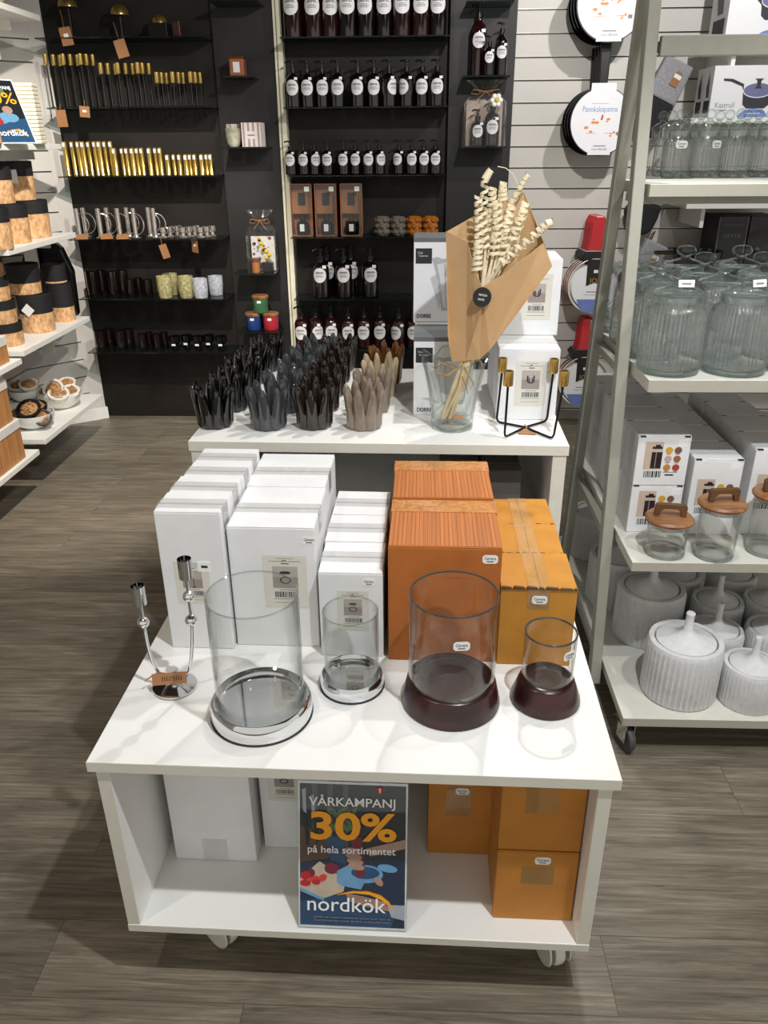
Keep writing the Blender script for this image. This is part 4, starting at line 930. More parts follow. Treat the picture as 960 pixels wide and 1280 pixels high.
# black baskets
bz = zs[3]
for px, py, r, h, bd, lab, tg in ((81, 402, .066, .21, .62, 'black basket with a straw foot at the far end of its shelf', 0), (50, 415, .088, .2, .5, 'black and straw basket with a white diamond tag', 1), (10, 432, .085, .11, .4, 'lowest striped basket of the stack behind the bamboo boxes', 0)):
    q = at(px, py-2, Z=bz); t = thing('woven_basket', lab, 'basket', (q.x, q.y, bz), 0, 'black and straw baskets'); basket(t, r, h, bd)
    if tg: tagcard(t, r, h*.62, .0, .05, .05, None, PI/4)
    if px == 81:
        t2 = thing('woven_basket', 'all-black basket top nested in the far black basket', 'basket', (q.x-.012, q.y+.004, bz+.211), 0, 'black and straw baskets'); basket(t2, .062, .1, .9)
        bag = thing('black_bag', 'folded black handbag-shaped basket leaning behind the black baskets', 'bag', (q.x-.09, q.y+.12, bz), .2)
        MB().prism([(-.13, 0), (.12, 0), (.13, .25), (.09, .38), (.0, .47), (-.05, .47), (-.12, .36), (-.15, .28)], -.03, .05).build('bag_body', mat('black_leather', (12, 12, 13), .25, var=.15), bag, .012)
        MB().tube([(-.09, -.032, .36), (-.05, -.04, .44), (-.0, -.04, .45), (.05, -.036, .38)], .004, 8).build('strap', blackg, bag)
        MB().box(.025, .06, -.036, -.0305, .2, .26).build('red_label', mat('red_leather', (170, 62, 40), .6), bag)
    if px == 50:
        t2 = thing('woven_basket', 'black basket with a lower straw stripe, stacked on the diamond-tagged one', 'basket', (q.x-.03, q.y-.004, bz+h+.001), 0, 'black and straw baskets'); basket(t2, .082, .15, .62)
    if px == 10:
        for k in range(1, 4):
            t2 = thing('woven_basket', f'{ORD[k]} striped basket up the stack behind the bamboo boxes', 'basket', (q.x-.008*k, q.y-.002*k, bz+.1105*k), 0, 'black and straw baskets'); basket(t2, .085-.003*k, .11, .4)
# bamboo boxes
bam = mat('bamboo_slats', (200, 144, 88), .5, var=.25, scale=16, stretch=(1, 9, .25), bump=.25, c2=(160, 106, 60))
lin_m = mat('white_linen_fold', (214, 212, 206), .8, var=.04, bump=.2)
def bamboo(lab, y0, y1, z, h, x1):
    t = thing('bamboo_box', lab, 'storage box', (x1-.3, y0, z), 0)
    mb = MB(); mb.box(0, .3, 0, y1-y0, 0, h-.02); n = 14
    for i in range(n):
        a = (y1-y0)*i/n; mb.box(.3, .3025, a+.001, a+(y1-y0)/n-.001, .002, h-.022)
    for i in range(12): mb.box(.3*i/12+.001, .3*(i+1)/12-.001, -.0025, 0, .002, h-.022)
    mb.build('slat_body', bam, t); MB().box(-.004, .306, -.005, y1-y0+.004, h-.045, h).build('linen_fold', lin_m, t, .003)
bamboo('lower big bamboo box with white linen rim on the lowest shelf', 3.28, 3.60, .245, .2, -1.945)
bamboo('upper big bamboo box with white linen rim stacked near the floor', 3.26, 3.575, .4455, .205, -1.955)
bamboo('lower small bamboo box with white linen rim on the middle shelf', 3.26, 3.66, .715, .125, -1.955)
bamboo('upper small bamboo box with white linen rim on the middle shelf', 3.26, 3.60, .8405, .125, -1.965)
# bowls with dried pods
bowlm = mat('white_stoneware', (232, 232, 226), .25, var=.02)
def bowl(lab, px, py, r, h, pods, dk):
    q = at(px, py, Z=zs[4]); t = thing('serving_bowl', lab, 'bowl', (q.x, q.y, zs[4]))
    MB().lathe([(0, 0), (r*.5, 0), (r*.55, .004), (r*.82, h*.3), (r*.97, h*.68), (r, h), (r-.006, h), (r*.9, h*.66), (r*.76, h*.3), (r*.5, .012), (0, .01)], 48).build('bowl_body', bowlm, t)
    for i, (dx, dy, dz, rr, tl, name) in enumerate(pods):
        k = thing('coconut_candle', name, 'candle', (q.x+dx*r, q.y+dy*r, zs[4]+h*.42+dz), 0, 'dried pods in white bowls', rot=tl)
        MB().lathe([(0, -.0)]+[(rr*math.sin(PI/2*i/8), rr*(1-math.cos(PI/2*i/8))) for i in range(1, 9)]+[(rr*.98, rr+.003), (rr*.78, rr+.003), (rr*.74, rr-.006), (0, rr-.006)], 28).build('shell', dk, k)
        mb = MB(); rd = random.Random(i)
        mb.lathe([(rr*.74, rr-.008), (rr*.62, rr+.001), (rr*.35, rr+.006), (0, rr+.008)], 20)
        for j in range(26):
            a = rd.uniform(0, 6.28); e = rr*.5*math.sqrt(rd.random()); b = rd.uniform(0, 6.28); l = rr*.2
            mb.tube([(e*math.cos(a)-l*math.cos(b), e*math.sin(a)-l*math.sin(b), rr+.006), (e*math.cos(a), e*math.sin(a), rr+.014), (e*math.cos(a)+l*math.cos(b), e*math.sin(a)+l*math.sin(b), rr+.006)], .0018, 5)
        mb.build('straw_filling', mat('dried_straw', (176, 132, 88), .85, var=.3, scale=80), k)
        MB().tube([(rr*.9, 0, rr), (rr*1.15, .01, rr+.02), (rr*1.3, .0, rr+.05)], .0012, 5).build('string', kraft, k)
whs = mat('white_shell', (228, 222, 212), .5, var=.05); bls = mat('black_shell', (18, 17, 17), .4, var=.2)
bowl('white bowl of white-rimmed dried pods, the further bowl by the floor', 78, 508, .118, .095, [(-.05, -.1, .05, .062, (1.0, .05, 0), 'white-rimmed pod standing on top of the further bowl'), (-.5, -.1, .015, .055, (.35, -.3, 0), 'white-rimmed pod at the near side of the further bowl'), (.15, -.5, .01, .06, (.45, 0, .5), 'white-rimmed pod low at the front of the further bowl'), (.55, .0, .02, .05, (.5, .3, 0), 'white-rimmed pod at the far side of the further bowl'), (.2, .5, .04, .055, (.3, .1, 0), 'white-rimmed pod at the back of the further bowl')], whs)
bowl('white bowl of black dried pods beside the bamboo boxes', 44, 533, .112, .08, [(0, -.05, .03, .064, (.6, .1, 0), 'black-shelled pod heaped on top of the nearer bowl'), (-.6, 0, .0, .05, (.4, -.3, 0), 'black-shelled pod at the near side of the nearer bowl'), (.5, -.2, .0, .05, (.6, .5, 0), 'black-shelled pod at the far side of the nearer bowl'), (.1, .6, .02, .05, (.35, 0, 0), 'black-shelled pod at the back of the nearer bowl')], bls)
bowl('white bowl of dried pods half hidden at the back of the lowest shelf', 34, 500, .095, .07, [(-.3, 0, .02, .055, (.4, 0, 0), 'white-rimmed pod in the hidden rear bowl'), (.35, -.1, .03, .055, (.4, .2, 0), 'white-rimmed pod on top in the hidden rear bowl')], whs)
# small sale poster on the eye-level shelf
ps = thing('sale_poster', 'small sale poster with orange percent figures leaning on the eye-level shelf', 'sign', (at(21, 180, Y=4.0).x, 4.0, zs[1]), math.radians(56))
TM2 = Matrix.Rotation(math.radians(-24), 4, 'X')
lay[0] = 0; sw0, sh0 = sw, sh; sw, sh = .21, .30
mb = MB(); mb.box(-sw/2, sw/2, -.001, .001, 0, sh, 0)
P(1, [(.03, .02), (.97, .02), (.97, .98), (.03, .98)]); P(4, [(.03, .7), (.97, .6), (.97, .98), (.03, .98)]); P(5, [(.3, .55), (.6, .5), (.7, .62), (.4, .7)]); EL(9, .25, .62, .12, .06); EL(8, .3, .66, .1, .05); EL(5, .6, .6, .2, .07); EL(11, .5, .2, .2, .08)
EL(10, .6, .48, .12, .06); P(12, [(.4, .8), (.7, .77), (.87, .86), (.85, .9), (.68, .8), (.42, .82)])
po2 = mb.build('printed_sheet', pm, ps); po2.rotation_euler = (math.radians(-24), 0, 0)
for body, s, y, wd, m in (('VÅRKAMPANJ', .022, .14, .16, tw_), ('30%', .075, .31, .165, to_), ('nordkök', .04, .84, .15, tw_)): text(body, s, (0, -.003, (1-y)*sh), po2, m, wd, bold=.0004)
mb = MB(); mb.box(-sw/2, sw/2, -.003, -.0022, 0, sh, 0, TM2); mb.box(-sw/2, sw/2, .0022, .003, 0, sh, 0, TM2); mb.box(-sw/2, sw/2, 0, .085, 0, .003); mb.build('acrylic_holder', clear, ps)
sw, sh = sw0, sh0
o = MB(); o.box(-.1, .09, 0, .1, 0, .12); o = o.build('kraft_carton', mat('kraft_board', (170, 128, 84), .75, var=.05), None, .003); o.location = (at(-31, 180, Y=3.80).x, 3.85, zs[1]); o.rotation_euler = (0, 0, .5); tag(o, 'plain kraft carton beside the small sale poster', 'box')
o = MB()
for i in range(15): o.box(-.085+.0008*(i % 2), .085-.0008*(i % 2), -.05, .05, i*.018, i*.018+.0168)
o = o.build('folded_towel_pile', mat('cream_cotton', (230, 224, 204), .85, var=.04, bump=.2), None, .004); o.location = (at(34, 180, Y=4.3).x, 4.3, zs[1]); o.rotation_euler = (0, 0, .15); tag(o, 'tall cream ribbed pile of linen behind the small sale poster', 'linen')

# ================================================================ BLACK WALL: glass shelves and what stands on them
YO = 4.885
def glass_shelf(lab, x0, x1, z, y0, y1):
    o = MB().box(0, x1-x0, 0, y1-y0, -.008, -.0006).build('glass_shelf', shelfg, None, .001); o.location = (x0, y0, z); tag(o, lab, 'shelf', 'dark glass shelves'); return o
zl = [2.178, 1.845, 1.496, 1.156, .812, .486]
nm = ['top', 'second', 'third', 'fourth', 'fifth', 'lowest']
cont = ['brass domes', 'black holders with brass cups', 'brass tubes', 'silver chambersticks', 'speckled tumblers', 'darkest glasses']
for i, z in enumerate(zl): glass_shelf(f'glass shelf on the black wall carrying the {cont[i]}', -2.045, -1.135, z, 4.78, 4.999)
def wx(px, py=200, Y=YO): return at(px, py, Y=Y)
def tagstr(parent, pos, w=.04, h=.065, ang=0, spot=True, up=.05):
    mb = MB(); mb.box(-w/2, w/2, -.0006, .0006, -h, 0, 0)
    if spot: mb.box(-w*.2, w*.2, -.001, -.0006, -h*.55, -h*.35, 1)
    o = mb.build('price_tag', [kraft, stick], parent, loc=pos, rot=(.04, ang, 0))
    MB().tube([(0, 0, 0), (.002, .004, up*.6), (0, .008, up)], .0012, 5).build('string', kraft, o)
# domes
for i, (px, py, hb_, lab) in enumerate(((84, 8, .33, 'black candle holder with brass dome nearest the corner, with kraft tag'), (149, 18, .29, 'black candle holder with brass dome in the middle, with kraft tag'), (199, 29, .07, 'low black candle holder with brass dome, without a tag'))):
    q = wx(px, py); t = thing('dome_candle_holder', lab, 'candle holder', (q.x, 4.89, zl[0]))
    zc = q.z-zl[0]
    if i < 2:
        MB().lathe([(0, 0), (.07, 0), (.07, .006), (.012, .012), (.011, zc-.002), (0, zc-.002)], 28).build('stem', blackm, t)
        MB().lathe([(.004, zc-.002), (.05, zc-.004), (.05, zc), (.046, zc+.02), (.034, zc+.038), (.018, zc+.047), (0, zc+.05)], 28).build('dome', brass, t)
        tagstr(t, (.004 if i == 0 else .012, -.107, zl[0]*0+.035-.05+.0 if i else -.005+.05), .062, .085, -.12 if i == 0 else -.22, i == 0, .08)
    else:
        MB().box(-.05, .05, -.05, .05, 0, zc-.002).build('block', blackm, t, .003)
        MB().lathe([(.004, zc-.002), (.042, zc-.002), (.04, zc+.016), (.03, zc+.032), (.016, zc+.04), (0, zc+.042)], 28).build('dome', brass, t)
q = wx(222, 40); o = MB().box(-.02, .02, -.02, .02, 0, .075).build('tealight_box', mat('dark_amber_print', (62, 26, 18), .3), None, .002); o.location = (q.x, 4.88, zl[0]); tag(o, 'small dark amber box beside the low brass dome', 'box')
# black holders with brass cups
tall = [57, 67, 75.5, 79, 88, 97, 101, 108, 116]; mid = [126, 135, 144, 147.5, 157, 166, 172, 178, 186]; short = [196, 202, 208, 216, 223, 229, 238, 244, 250]
zc_ = {}
k = 0
for grp, ys in ((tall, (75, 76, 77, 74.5)), (mid, (86, 87, 85, 87)), (short, (97.5, 98.5, 97, 99))):
    proto = None
    for i, px in enumerate(grp):
        kind = 'tall' if grp is tall else 'medium' if grp is mid else 'short'
        q = wx(px, ys[i % 4], YO+.03*((i*7) % 3-1)); lab = f'{kind} black candle holder with brass cup, {ORD[i]} of its height from the corner wall'
        if proto is None:
            h = q.z-zl[1]; proto = t = thing('brass_cup_holder', lab, 'candle holder', (q.x, q.y, zl[1]), 0, 'black holders with brass cups')
            MB().lathe([(0, 0), (.0125, 0), (.0125, .004), (.006, .007), (.0045, .012), (.0045, h-.02), (0, h-.02)], 18).build('stem', blackm, t)
            MB().lathe([(0, h-.026), (.011, h-.026), (.0125, h-.022), (.0125, h+.028), (.0105, h+.028), (.0105, h-.01), (0, h-.01)], 20).build('candle_cup', brass, t)
        else: t = dup(proto, (q.x, q.y, zl[1]), lab)
        if (grp is tall and i in (2, 6)): tagstr(t, (.012, 4.775-q.y, -.012 if i == 2 else .005), .056, .085 if i == 2 else .055, -.02 if i == 2 else .08, i == 6, .03)
# brass tubes
s1 = [212, 238, 258, 273, 293, 313, 328, 347, 366]; s2 = [378, 405, 420, 438, 455, 470, 495, 516, 531]; s3 = [556, 578, 596, 617, 632, 647, 670, 687, 700]
gold = mat('polished_gold', (206, 176, 96), .2, .92, var=.05)
for grp, ytop, kind in ((s1, 177, 'tall'), (s2, 185, 'medium'), (s3, 193, 'short')):
    proto = None
    for i, x in enumerate(grp):
        q = wx(x*.375, ytop, 4.86+.035*((i*5) % 3)); lab = f'{kind} polished brass tube holder, {ORD[i]} of its height from the corner wall'
        if proto is None:
            h = q.z-zl[2]; proto = t = thing('brass_tube_holder', lab, 'candle holder', (q.x, q.y, zl[2]), 0, 'brass tube holders')
            MB().lathe([(0, 0), (.0145, 0), (.0145, .004), (.0132, .006), (.0132, h), (.0115, h), (.0115, h-.03), (0, h-.03)], 20).build('tube', gold, t)
            MB().box(-.007, .007, -.0145, -.0134, h-.028, h-.006).build('price_sticker', stick, t, .001)
        else: dup(proto, (q.x, q.y, zl[2]), lab)
# silver chambersticks
silver = mat('polished_silver', (214, 208, 202), .16, .85, var=.03)
xs = [95, 104, 122, 133, 146, 158, 166, 185, 191]; proto = None; cham = []; cups_ = []
for i, px in enumerate(xs):
    q = wx(px, 266 if i % 2 else 264, 4.84+.06*(i % 2)); lab = f'silver chamberstick with loop handle, {ORD[i]} from the corner wall'
    if proto is None:
        h = .165; proto = t = thing('chamberstick', lab, 'candle holder', (q.x, q.y, zl[3]), 0, 'silver chambersticks')
        MB().lathe([(0, 0), (.027, 0), (.029, .005), (.027, .007), (.018, .006), (.016, .012), (.0135, .02), (.0135, h), (.0115, h), (.0115, h-.03), (0, h-.03)], 24).build('stick_body', silver, t)
        MB().tube([(.0135+.05*math.sin(PI*k/14), 0, .02+.115*(1-math.cos(PI*k/14))/2) for k in range(15)], .0035, 8).build('handle', silver, t)
    else: t = dup(proto, (q.x, q.y, zl[3]), lab, (i % 3-1)*.3)
    cham.append((t, q))
for i in (0, 2, 4): t, q = cham[i]; MB().box(-.035, .035, -.025, .025, -.0006, .0006).build('price_tag', kraft, t, loc=(.03, 4.795-q.y, .012), rot=(.5, 0, .2))
xs = [203, 212, 221, 228, 236, 243, 250, 258, 265]; proto = None
for i, px in enumerate(xs):
    q = wx(px, 285, 4.82+.045*(i % 3)); lab = f'small silver cup candle holder with ring handle, {ORD[i]} from the chambersticks'
    if proto is None:
        proto = t = thing('ring_handle_cup', lab, 'candle holder', (q.x, q.y, zl[3]), 0, 'small silver cups')
        MB().lathe([(0, 0), (.022, 0), (.024, .004), (.014, .012), (.012, .03), (.017, .034), (.017, .06), (.015, .06), (.015, .04), (0, .04)], 20).build('cup', silver, t)
        MB().tube([(.016+.014*math.cos(a), 0, .045+.018*math.sin(a)) for a in [-PI*.6+1.2*PI*k/10 for k in range(11)]], .0022, 6).build('handle', silver, t)
    else: t = dup(proto, (q.x, q.y, zl[3]), lab, (i % 4)*.5-.7)
    cups_.append((t, q))
for i in (0, 8): t, q = cups_[i]; tagstr(t, (0, 4.775-q.y, -.03 if i == 0 else -.005), .045 if i == 0 else .06, .08 if i == 0 else .075, -.25 if i == 0 else .05, i == 8, .05)
# tumblers
umber = glossy_glass('umber_glass', (18, 10, 8), .0, .05)
def tumblers(z, pxs, ytop, r, m, name, txt, n0=0, grp=None, sides=0):
    proto = None
    for i, px in enumerate(pxs):
        q = wx(px, ytop, (4.85+.05*(i % 2)) if r < .04 else (4.83+.1*(i % 2))); lab = f'{txt}, {ORD[i]} from the corner wall'
        if proto is None:
            h = q.z-z; o = MB().lathe([(0, 0), (r*.86, 0), (r*.92, .006), (r, h*.5), (r, h), (r-.004, h), (r-.004, .02), (0, .018)], sides or 24, rib=.03 if not sides else 0, ribn=6).build(name, m); proto = o
        else: o = proto.copy(); COL.objects.link(o)
        o.location = (q.x, q.y, z); o.rotation_euler = (0, 0, i*.7); tag(o, lab, 'candle holder', grp)
tumblers(zl[4], [113, 126, 139, 152], 339, .034, umber, 'dark_glass_holder', 'tall dark brown glass holder beside the speckled tumblers', grp='dark brown glasses on the fifth shelf')
tumblers(zl[4], [162, 173, 184], 349, .026, umber, 'dark_glass_holder', 'slim dark brown glass holder on the speckled tumbler shelf', grp='dark brown glasses on the fifth shelf')
spk = mat('cream_speckled_glass', (196, 190, 140), .25, var=.3, scale=70, c2=(140, 134, 92)); spk2 = mat('white_speckled_glass', (206, 210, 216), .25, var=.25, scale=70, c2=(160, 166, 176))
tumblers(zl[4], [204, 212, 231], 345, .0455, spk, 'speckled_tumbler', 'cream speckled glass tumbler', grp='speckled tumblers')
tumblers(zl[4], [249, 269], 348, .0455, spk2, 'speckled_tumbler', 'white speckled glass tumbler', grp='speckled tumblers')
tumblers(zl[5], [124, 136, 149, 160], 413, .034, umber, 'dark_glass_holder', 'dark brown glass holder on the lowest glass shelf', grp='dark glasses on the lowest shelf')
tumblers(zl[5], [177, 186, 195, 205], 417, .024, umber, 'dark_glass_holder', 'slim dark glass holder on the lowest glass shelf', grp='dark glasses on the lowest shelf')
proto = None
for i, px in enumerate((219, 234, 248, 262, 277)):
    q = wx(px, 430, 4.86+.03*(i % 2)); lab = f'low black candle bowl with white sticker, {ORD[i]} from the dark glasses'
    if proto is None:
        proto = t = thing('black_candle_bowl', lab, 'candle holder', (q.x, q.y, zl[5]), 0, 'low black candle bowls')
        MB().lathe([(0, 0), (.02, 0), (.024, .004), (.012, .02), (.014, .03), (.034, .05), (.036, .085), (.032, .085), (.03, .05), (0, .045)], 22).build('bowl', blackg, t); MB().box(-.012, .012, -.037, -.0345, .03, .042).build('price_sticker', stick, t)
    else: dup(proto, (q.x, q.y, zl[5]), lab)
# ---- pillar with small glass shelves
zc = [2.333, 1.987, 1.641, .958, .612]
for z, c, x0, x1 in zip(zc, ['at the top edge, empty', 'carrying the amber candle', 'carrying the marbled cup and striped box', 'carrying the cellophane gift bag', 'carrying the three candle jars'], (-1.09, -1.05, -1.09, -1.09, -1.085), (-.835, -.89, -.835, -.835, -.835)): glass_shelf(f'small glass shelf on the black pillar {c}', x0, x1, z, 4.775, 4.969)
YC = 4.865
q = wx(297, 80, YC); t = thing('amber_candle', 'amber glass candle with white label alone on a small glass shelf', 'candle', (q.x, YC, zc[1]))
MB().box(-.04, .04, -.04, .04, 0, .09).build('jar_body', mat('amber_glass', (150, 76, 24), .12, var=.1, spec=.8), t, .008); MB().box(-.041, .041, -.041, .041, .088, .1).build('wooden_lid', mat('dark_lid', (62, 34, 20), .4), t, .003); MB().box(-.018, .018, -.0412, -.0403, .02, .07).build('paper_label', stick, t)
q = wx(292, 170, YC); t = thing('marbled_cup', 'cream marbled candle cup beside the striped box', 'candle', (q.x, YC, zc[2]))
MB().lathe([(0, 0), (.026, 0), (.036, .012), (.043, .045), (.044, .115), (.041, .115), (.039, .05), (0, .03)], 32).build('cup', mat('marbled_ceramic', (206, 204, 186), .2, var=.3, scale=16, c2=(140, 136, 116)), t); MB().lathe([(.0442, .095), (.0446, .1), (.0446, .1155), (.041, .116)], 32).build('silver_rim', silver, t)
q = wx(317, 170, YC); t = thing('striped_gift_box', 'pink and white striped box beside the marbled cup', 'box', (q.x, YC, zc[2]), -.08)
mb = MB(); mb.box(-.054, .054, -.05, .05, 0, .122, 0)
for i in range(4): mb.box(-.048+.028*i, -.036+.028*i, -.0506, -.05, .001, .121, 1)
mb.box(-.03, .03, -.051, -.0506, .04, .078, 0); mb.box(-.02, .02, -.0513, -.051, .055, .062, 2); mb.build('striped_carton', [mat('pale_pink_board', (222, 214, 210), .5), mat('mauve_stripe', (166, 142, 142), .5), grey], t)
def candle_jar(lab, px, z, wax, y=YC):
    q = wx(px, 400, y); t = thing('lidded_candle_jar', lab, 'candle', (q.x, y, z), 0, 'candle jars with wooden lids')
    MB().lathe([(0, 0), (.043, 0), (.047, .006), (.047, .085), (.044, .085), (.043, .082), (0, .08)], 32).build('jar_body', mat('wax_'+wax[0], wax[1], .2, var=.08, spec=.7, coat=.5), t); MB().lathe([(0, .0855), (.05, .0855), (.052, .09), (.052, .1), (.048, .104), (0, .104)], 32).build('wooden_lid', wood, t); MB().box(-.012, .012, -.0482, -.0465, .062, .076).build('price_sticker', stick, t)
candle_jar('blue candle jar with wooden lid, lower one of the three', 317, zc[4], ('blue', (36, 66, 130))); candle_jar('red candle jar with wooden lid, lower one of the three', 338.5, zc[4], ('red', (186, 44, 60))); candle_jar('green candle jar with wooden lid, resting on the other two', 327, zc[4]+.1045, ('green', (64, 110, 74)))
# cellophane gift bags
cello = glass('cellophane', (.97, .97, .97), 1.4, 1.5, .1, wavy=1.0, body=.012, bodycol=(.8, .8, .8, 1))
def gift_bag(lab, px, y, z, w, h, d):
    q = wx(px, 200, y); t = thing('gift_bag', lab, 'gift bag', (q.x, y, z))
    rd = random.Random(int(px)); n = 28; rings = []; v = []; f = []
    zz = [(0, 1), (h*.3, 1.0), (h*.66, .98), (h*.74, .8), (h*.8, .32), (h*.84, .22), (h*.88, .42), (h*.95, .68), (h, .8)]
    for k, (zq, s) in enumerate(zz):
        for i in range(n):
            a = 2*PI*i/n; ca, sa = math.cos(a), math.sin(a); g = max(abs(ca), abs(sa)); j = 1+(.16 if k > 4 else .03)*(1 if i % 2 else -1)+rd.uniform(-.03, .03)
            v.append((w/2*ca/g*s*j, d/2*sa/g*(s if k > 3 else 1)*j, zq))
    for k in range(len(zz)-1):
        for i in range(n): e = (i+1) % n; f.append((k*n+i, k*n+e, (k+1)*n+e, (k+1)*n+i))
    f.append(tuple(range(n-1, -1, -1)))
    o = MB().add(v, f, 0, False).build('cellophane', cello, t)
    mb = MB(); mb.tube([(.022*w/.13*math.cos(a), .02*math.sin(a), h*.83) for a in [2*PI*i/16 for i in range(17)]], .003, 6)
    for s in (-1, 1): mb.tube([(0, -.02, h*.83), (s*w*.3, -.03, h*.86), (s*w*.36, -.03, h*.8), (s*w*.2, -.03, h*.79), (0, -.02, h*.83), (s*w*.22, -.035, h*.7)], .0022, 6)
    mb.build('twine_bow', kraft, t); return t
t = gift_bag('cellophane gift bag with flowered card and small jars on the pillar', 320, 4.865, zc[3], .165, .35, .12)
mb = MB(); mb.box(-.07, .07, .03, .036, .004, .2, 0); rd = random.Random(3)
for i in range(26):
    cx, cz = rd.uniform(-.06, .06), rd.uniform(.03, .19); r = rd.uniform(.006, .013); mb.prism([(cx+r*math.cos(k*PI/4), cz+r*math.sin(k*PI/4)) for k in range(8)], .0296, .03, rd.choice([1, 1, 2, 3, 4]))
o = mb.build('flowered_card', [mat('card_white', (218, 216, 212), .6), mat('card_plum', (128, 70, 96), .6), mat('card_green', (132, 140, 120), .6), mat('card_yellow', (210, 176, 40), .6), mat('card_grey', (170, 170, 176), .6)], None); o.location = t.location; tag(o, 'white flowered card inside the cellophane bag on the pillar', 'card')
sj = thing('spice_jar', 'small ochre jar with brown lid inside the cellophane bag', 'jar', t.location)
mb = MB(); mb.lathe([(0, .001), (.024, .001), (.024, .065), (0, .065)], 20, (-.04, -.02, 0)); mb.build('jar_body', mat('ochre_spice', (180, 110, 50), .5), sj); MB().lathe([(0, .066), (.03, .066), (.03, .08), (0, .08)], 20, (-.04, -.02, 0)).build('jar_lid', mat('brown_lid', (110, 58, 34), .5), sj)
o = MB().box(-.005, .062, -.035, .02, .001, .058).build('black_packet', blackg, None, .005); o.location = t.location; tag(o, 'glossy black packet beside the ochre jar inside the cellophane bag', 'packet'); MB().ball((.03, -.035, .12), .014, n=10).ball((.045, -.03, .1), .012, n=10).ball((0, -.035, .165), .013, n=10).ball((.028, -.036, .085), .012, n=10).build('yellow_flower', mat('yellow_petal', (220, 186, 30), .6), t)

# ================================================================ NICHE: amber pump bottles
zn = [2.168, 1.836, 1.493, 1.16, .806, .492]
nc = ['the largest bottles', 'ten pump bottles', 'twelve small bottles', 'diffuser cartons and bubble candles', 'three big bottles', 'the lowest bottles']
for z, c in zip(zn, nc): glass_shelf(f'glass shelf in the niche carrying {c}', -.735, .165, z, 4.80, 5.029)
amb = glossy_glass('amber_bottle_glass', (14, 7, 6), .0, .07); ambr = glossy_glass('ruby_bottle_glass', (34, 9, 9), .0, .07)
pumpm = mat('black_pump_plastic', (14, 14, 15), .3, var=.1)
lblm = mat('round_paper_label', (224, 222, 224), .55, var=.01)
def bottle(t, r, hb_, lr, lz, m, pump=True, lturn=0.0):
    MB().lathe([(0, 0), (r*.9, 0), (r, r*.12), (r, hb_*.8), (r*.96, hb_*.86), (r*.75, hb_*.94), (r*.4, hb_*.99), (r*.34, hb_*1.02), (r*.34, hb_*1.06), (0, hb_*1.06)], 28).build('bottle_body', m, t)
    if pump:
        z = hb_*1.06; mb = MB(); mb.lathe([(0, z), (r*.42, z), (r*.42, z+r*.5), (r*.16, z+r*.55), (r*.14, z+r*1.1), (r*.3, z+r*1.12), (r*.32, z+r*1.4), (0, z+r*1.42)], 18)
        mb.tube([(0, 0, z+r*1.27), (-r*.6, -r*.5, z+r*1.3), (-r*.9, -r*.75, z+r*1.15)], r*.13, 8); mb.build('pump', pumpm, t)
    v = [(0, 0)]; n = 28
    vs_, fs = [], []
    R = r+.0006
    for k in range(5):
        for i in range(n):
            a = 2*PI*i/n; u = lr*k/4*math.cos(a)/R+lturn; vs_.append((R*math.sin(u), -R*math.cos(u), lz+lr*k/4*math.sin(a)))
    for k in range(4):
        for i in range(n): e = (i+1) % n; fs.append((k*n+i, k*n+e, (k+1)*n+e, (k+1)*n+i))
    mb = MB(); mb.add(vs_, fs, 0, True); R += .0004
    for q, hw_ in ((.42, .5), (.28, .62), (.02, .4), (-.12, .55), (-.26, .5)):
        pts = [(R*math.sin(lr*hw_*s/R+lturn), -R*math.cos(lr*hw_*s/R+lturn)) for s in (-1, -.5, 0, .5, 1)]; zz = lz+lr*q; th = lr*.035*(1.8 if q > .2 else 1)
        for a, b in zip(pts, pts[1:]): mb.add([(a[0], a[1], zz-th), (b[0], b[1], zz-th), (b[0], b[1], zz+th), (a[0], a[1], zz+th)], [(0, 1, 2, 3)], 1)
    mb.build('round_label', [lblm, grey], t)
    MB().box(r*.3, r*.75, -r*1.02, -r*.86, lz+lr*.95, lz+lr*.95+r*.35).build('price_sticker', stick, t)
def bottle_row(z, pxs, r, hb_, lr, lz, m, txt, grp, turns={}, y=4.905, red=()):
    protos_ = {}
    for i, px in enumerate(pxs):
        x = wx(px, 200 if z > 1 else 400, y).x; x = at(px, proj_y(z, y), Y=y).x
        lt = turns.get(i, (-.1, 0, .12, .05)[i % 4]); mm = ambr if i in red else m
        lab = f'{txt}, {ORD[i]} from the light upright'; key = (lt, mm.name)
        if key not in protos_: t = thing('pump_bottle', lab, 'bottle', (x, y+.01*(i % 3), z), 0, grp); bottle(t, r, hb_, lr, lz, mm, True, lt); protos_[key] = t
        else: dup(protos_[key], (x, y+.01*(i % 3), z), lab)
def proj_y(z, y):
    v = Vector((0, y, z-EYE)); return 640-FPX*(v.dot(_u)/v.dot(_f))
k_ = .34375
bottle_row(zn[0], [330+k_*x for x in (107, 180, 242, 305, 370, 437, 500, 568, 632)], .048, .25, .046, .15, amb, 'largest amber pump bottle on the top niche shelf', 'largest amber bottles', red=(0, 1, 2, 6, 7))
bottle_row(zn[1], [330+k_*x for x in (110, 160, 213, 270, 342, 400, 455, 518, 574, 628)], .0385, .165, .0385, .098, amb, 'amber pump bottle on the second niche shelf', 'amber bottles on the second niche shelf', {6: .8, 7: -.7})
bottle_row(zn[2], [330+k_*x for x in (100, 145, 185, 232, 290, 333, 380, 420, 490, 537, 580, 622)], .032, .125, .0315, .078, amb, 'small amber pump bottle on the third niche shelf', 'small amber bottles', {2: .4, 7: .5, 8: -.4})
bottle_row(zn[4], [402.5, 430.5, 463], .049, .205, .0425, .135, amb, 'big amber bottle on the fifth niche shelf, front row', 'big amber bottles', y=4.87)
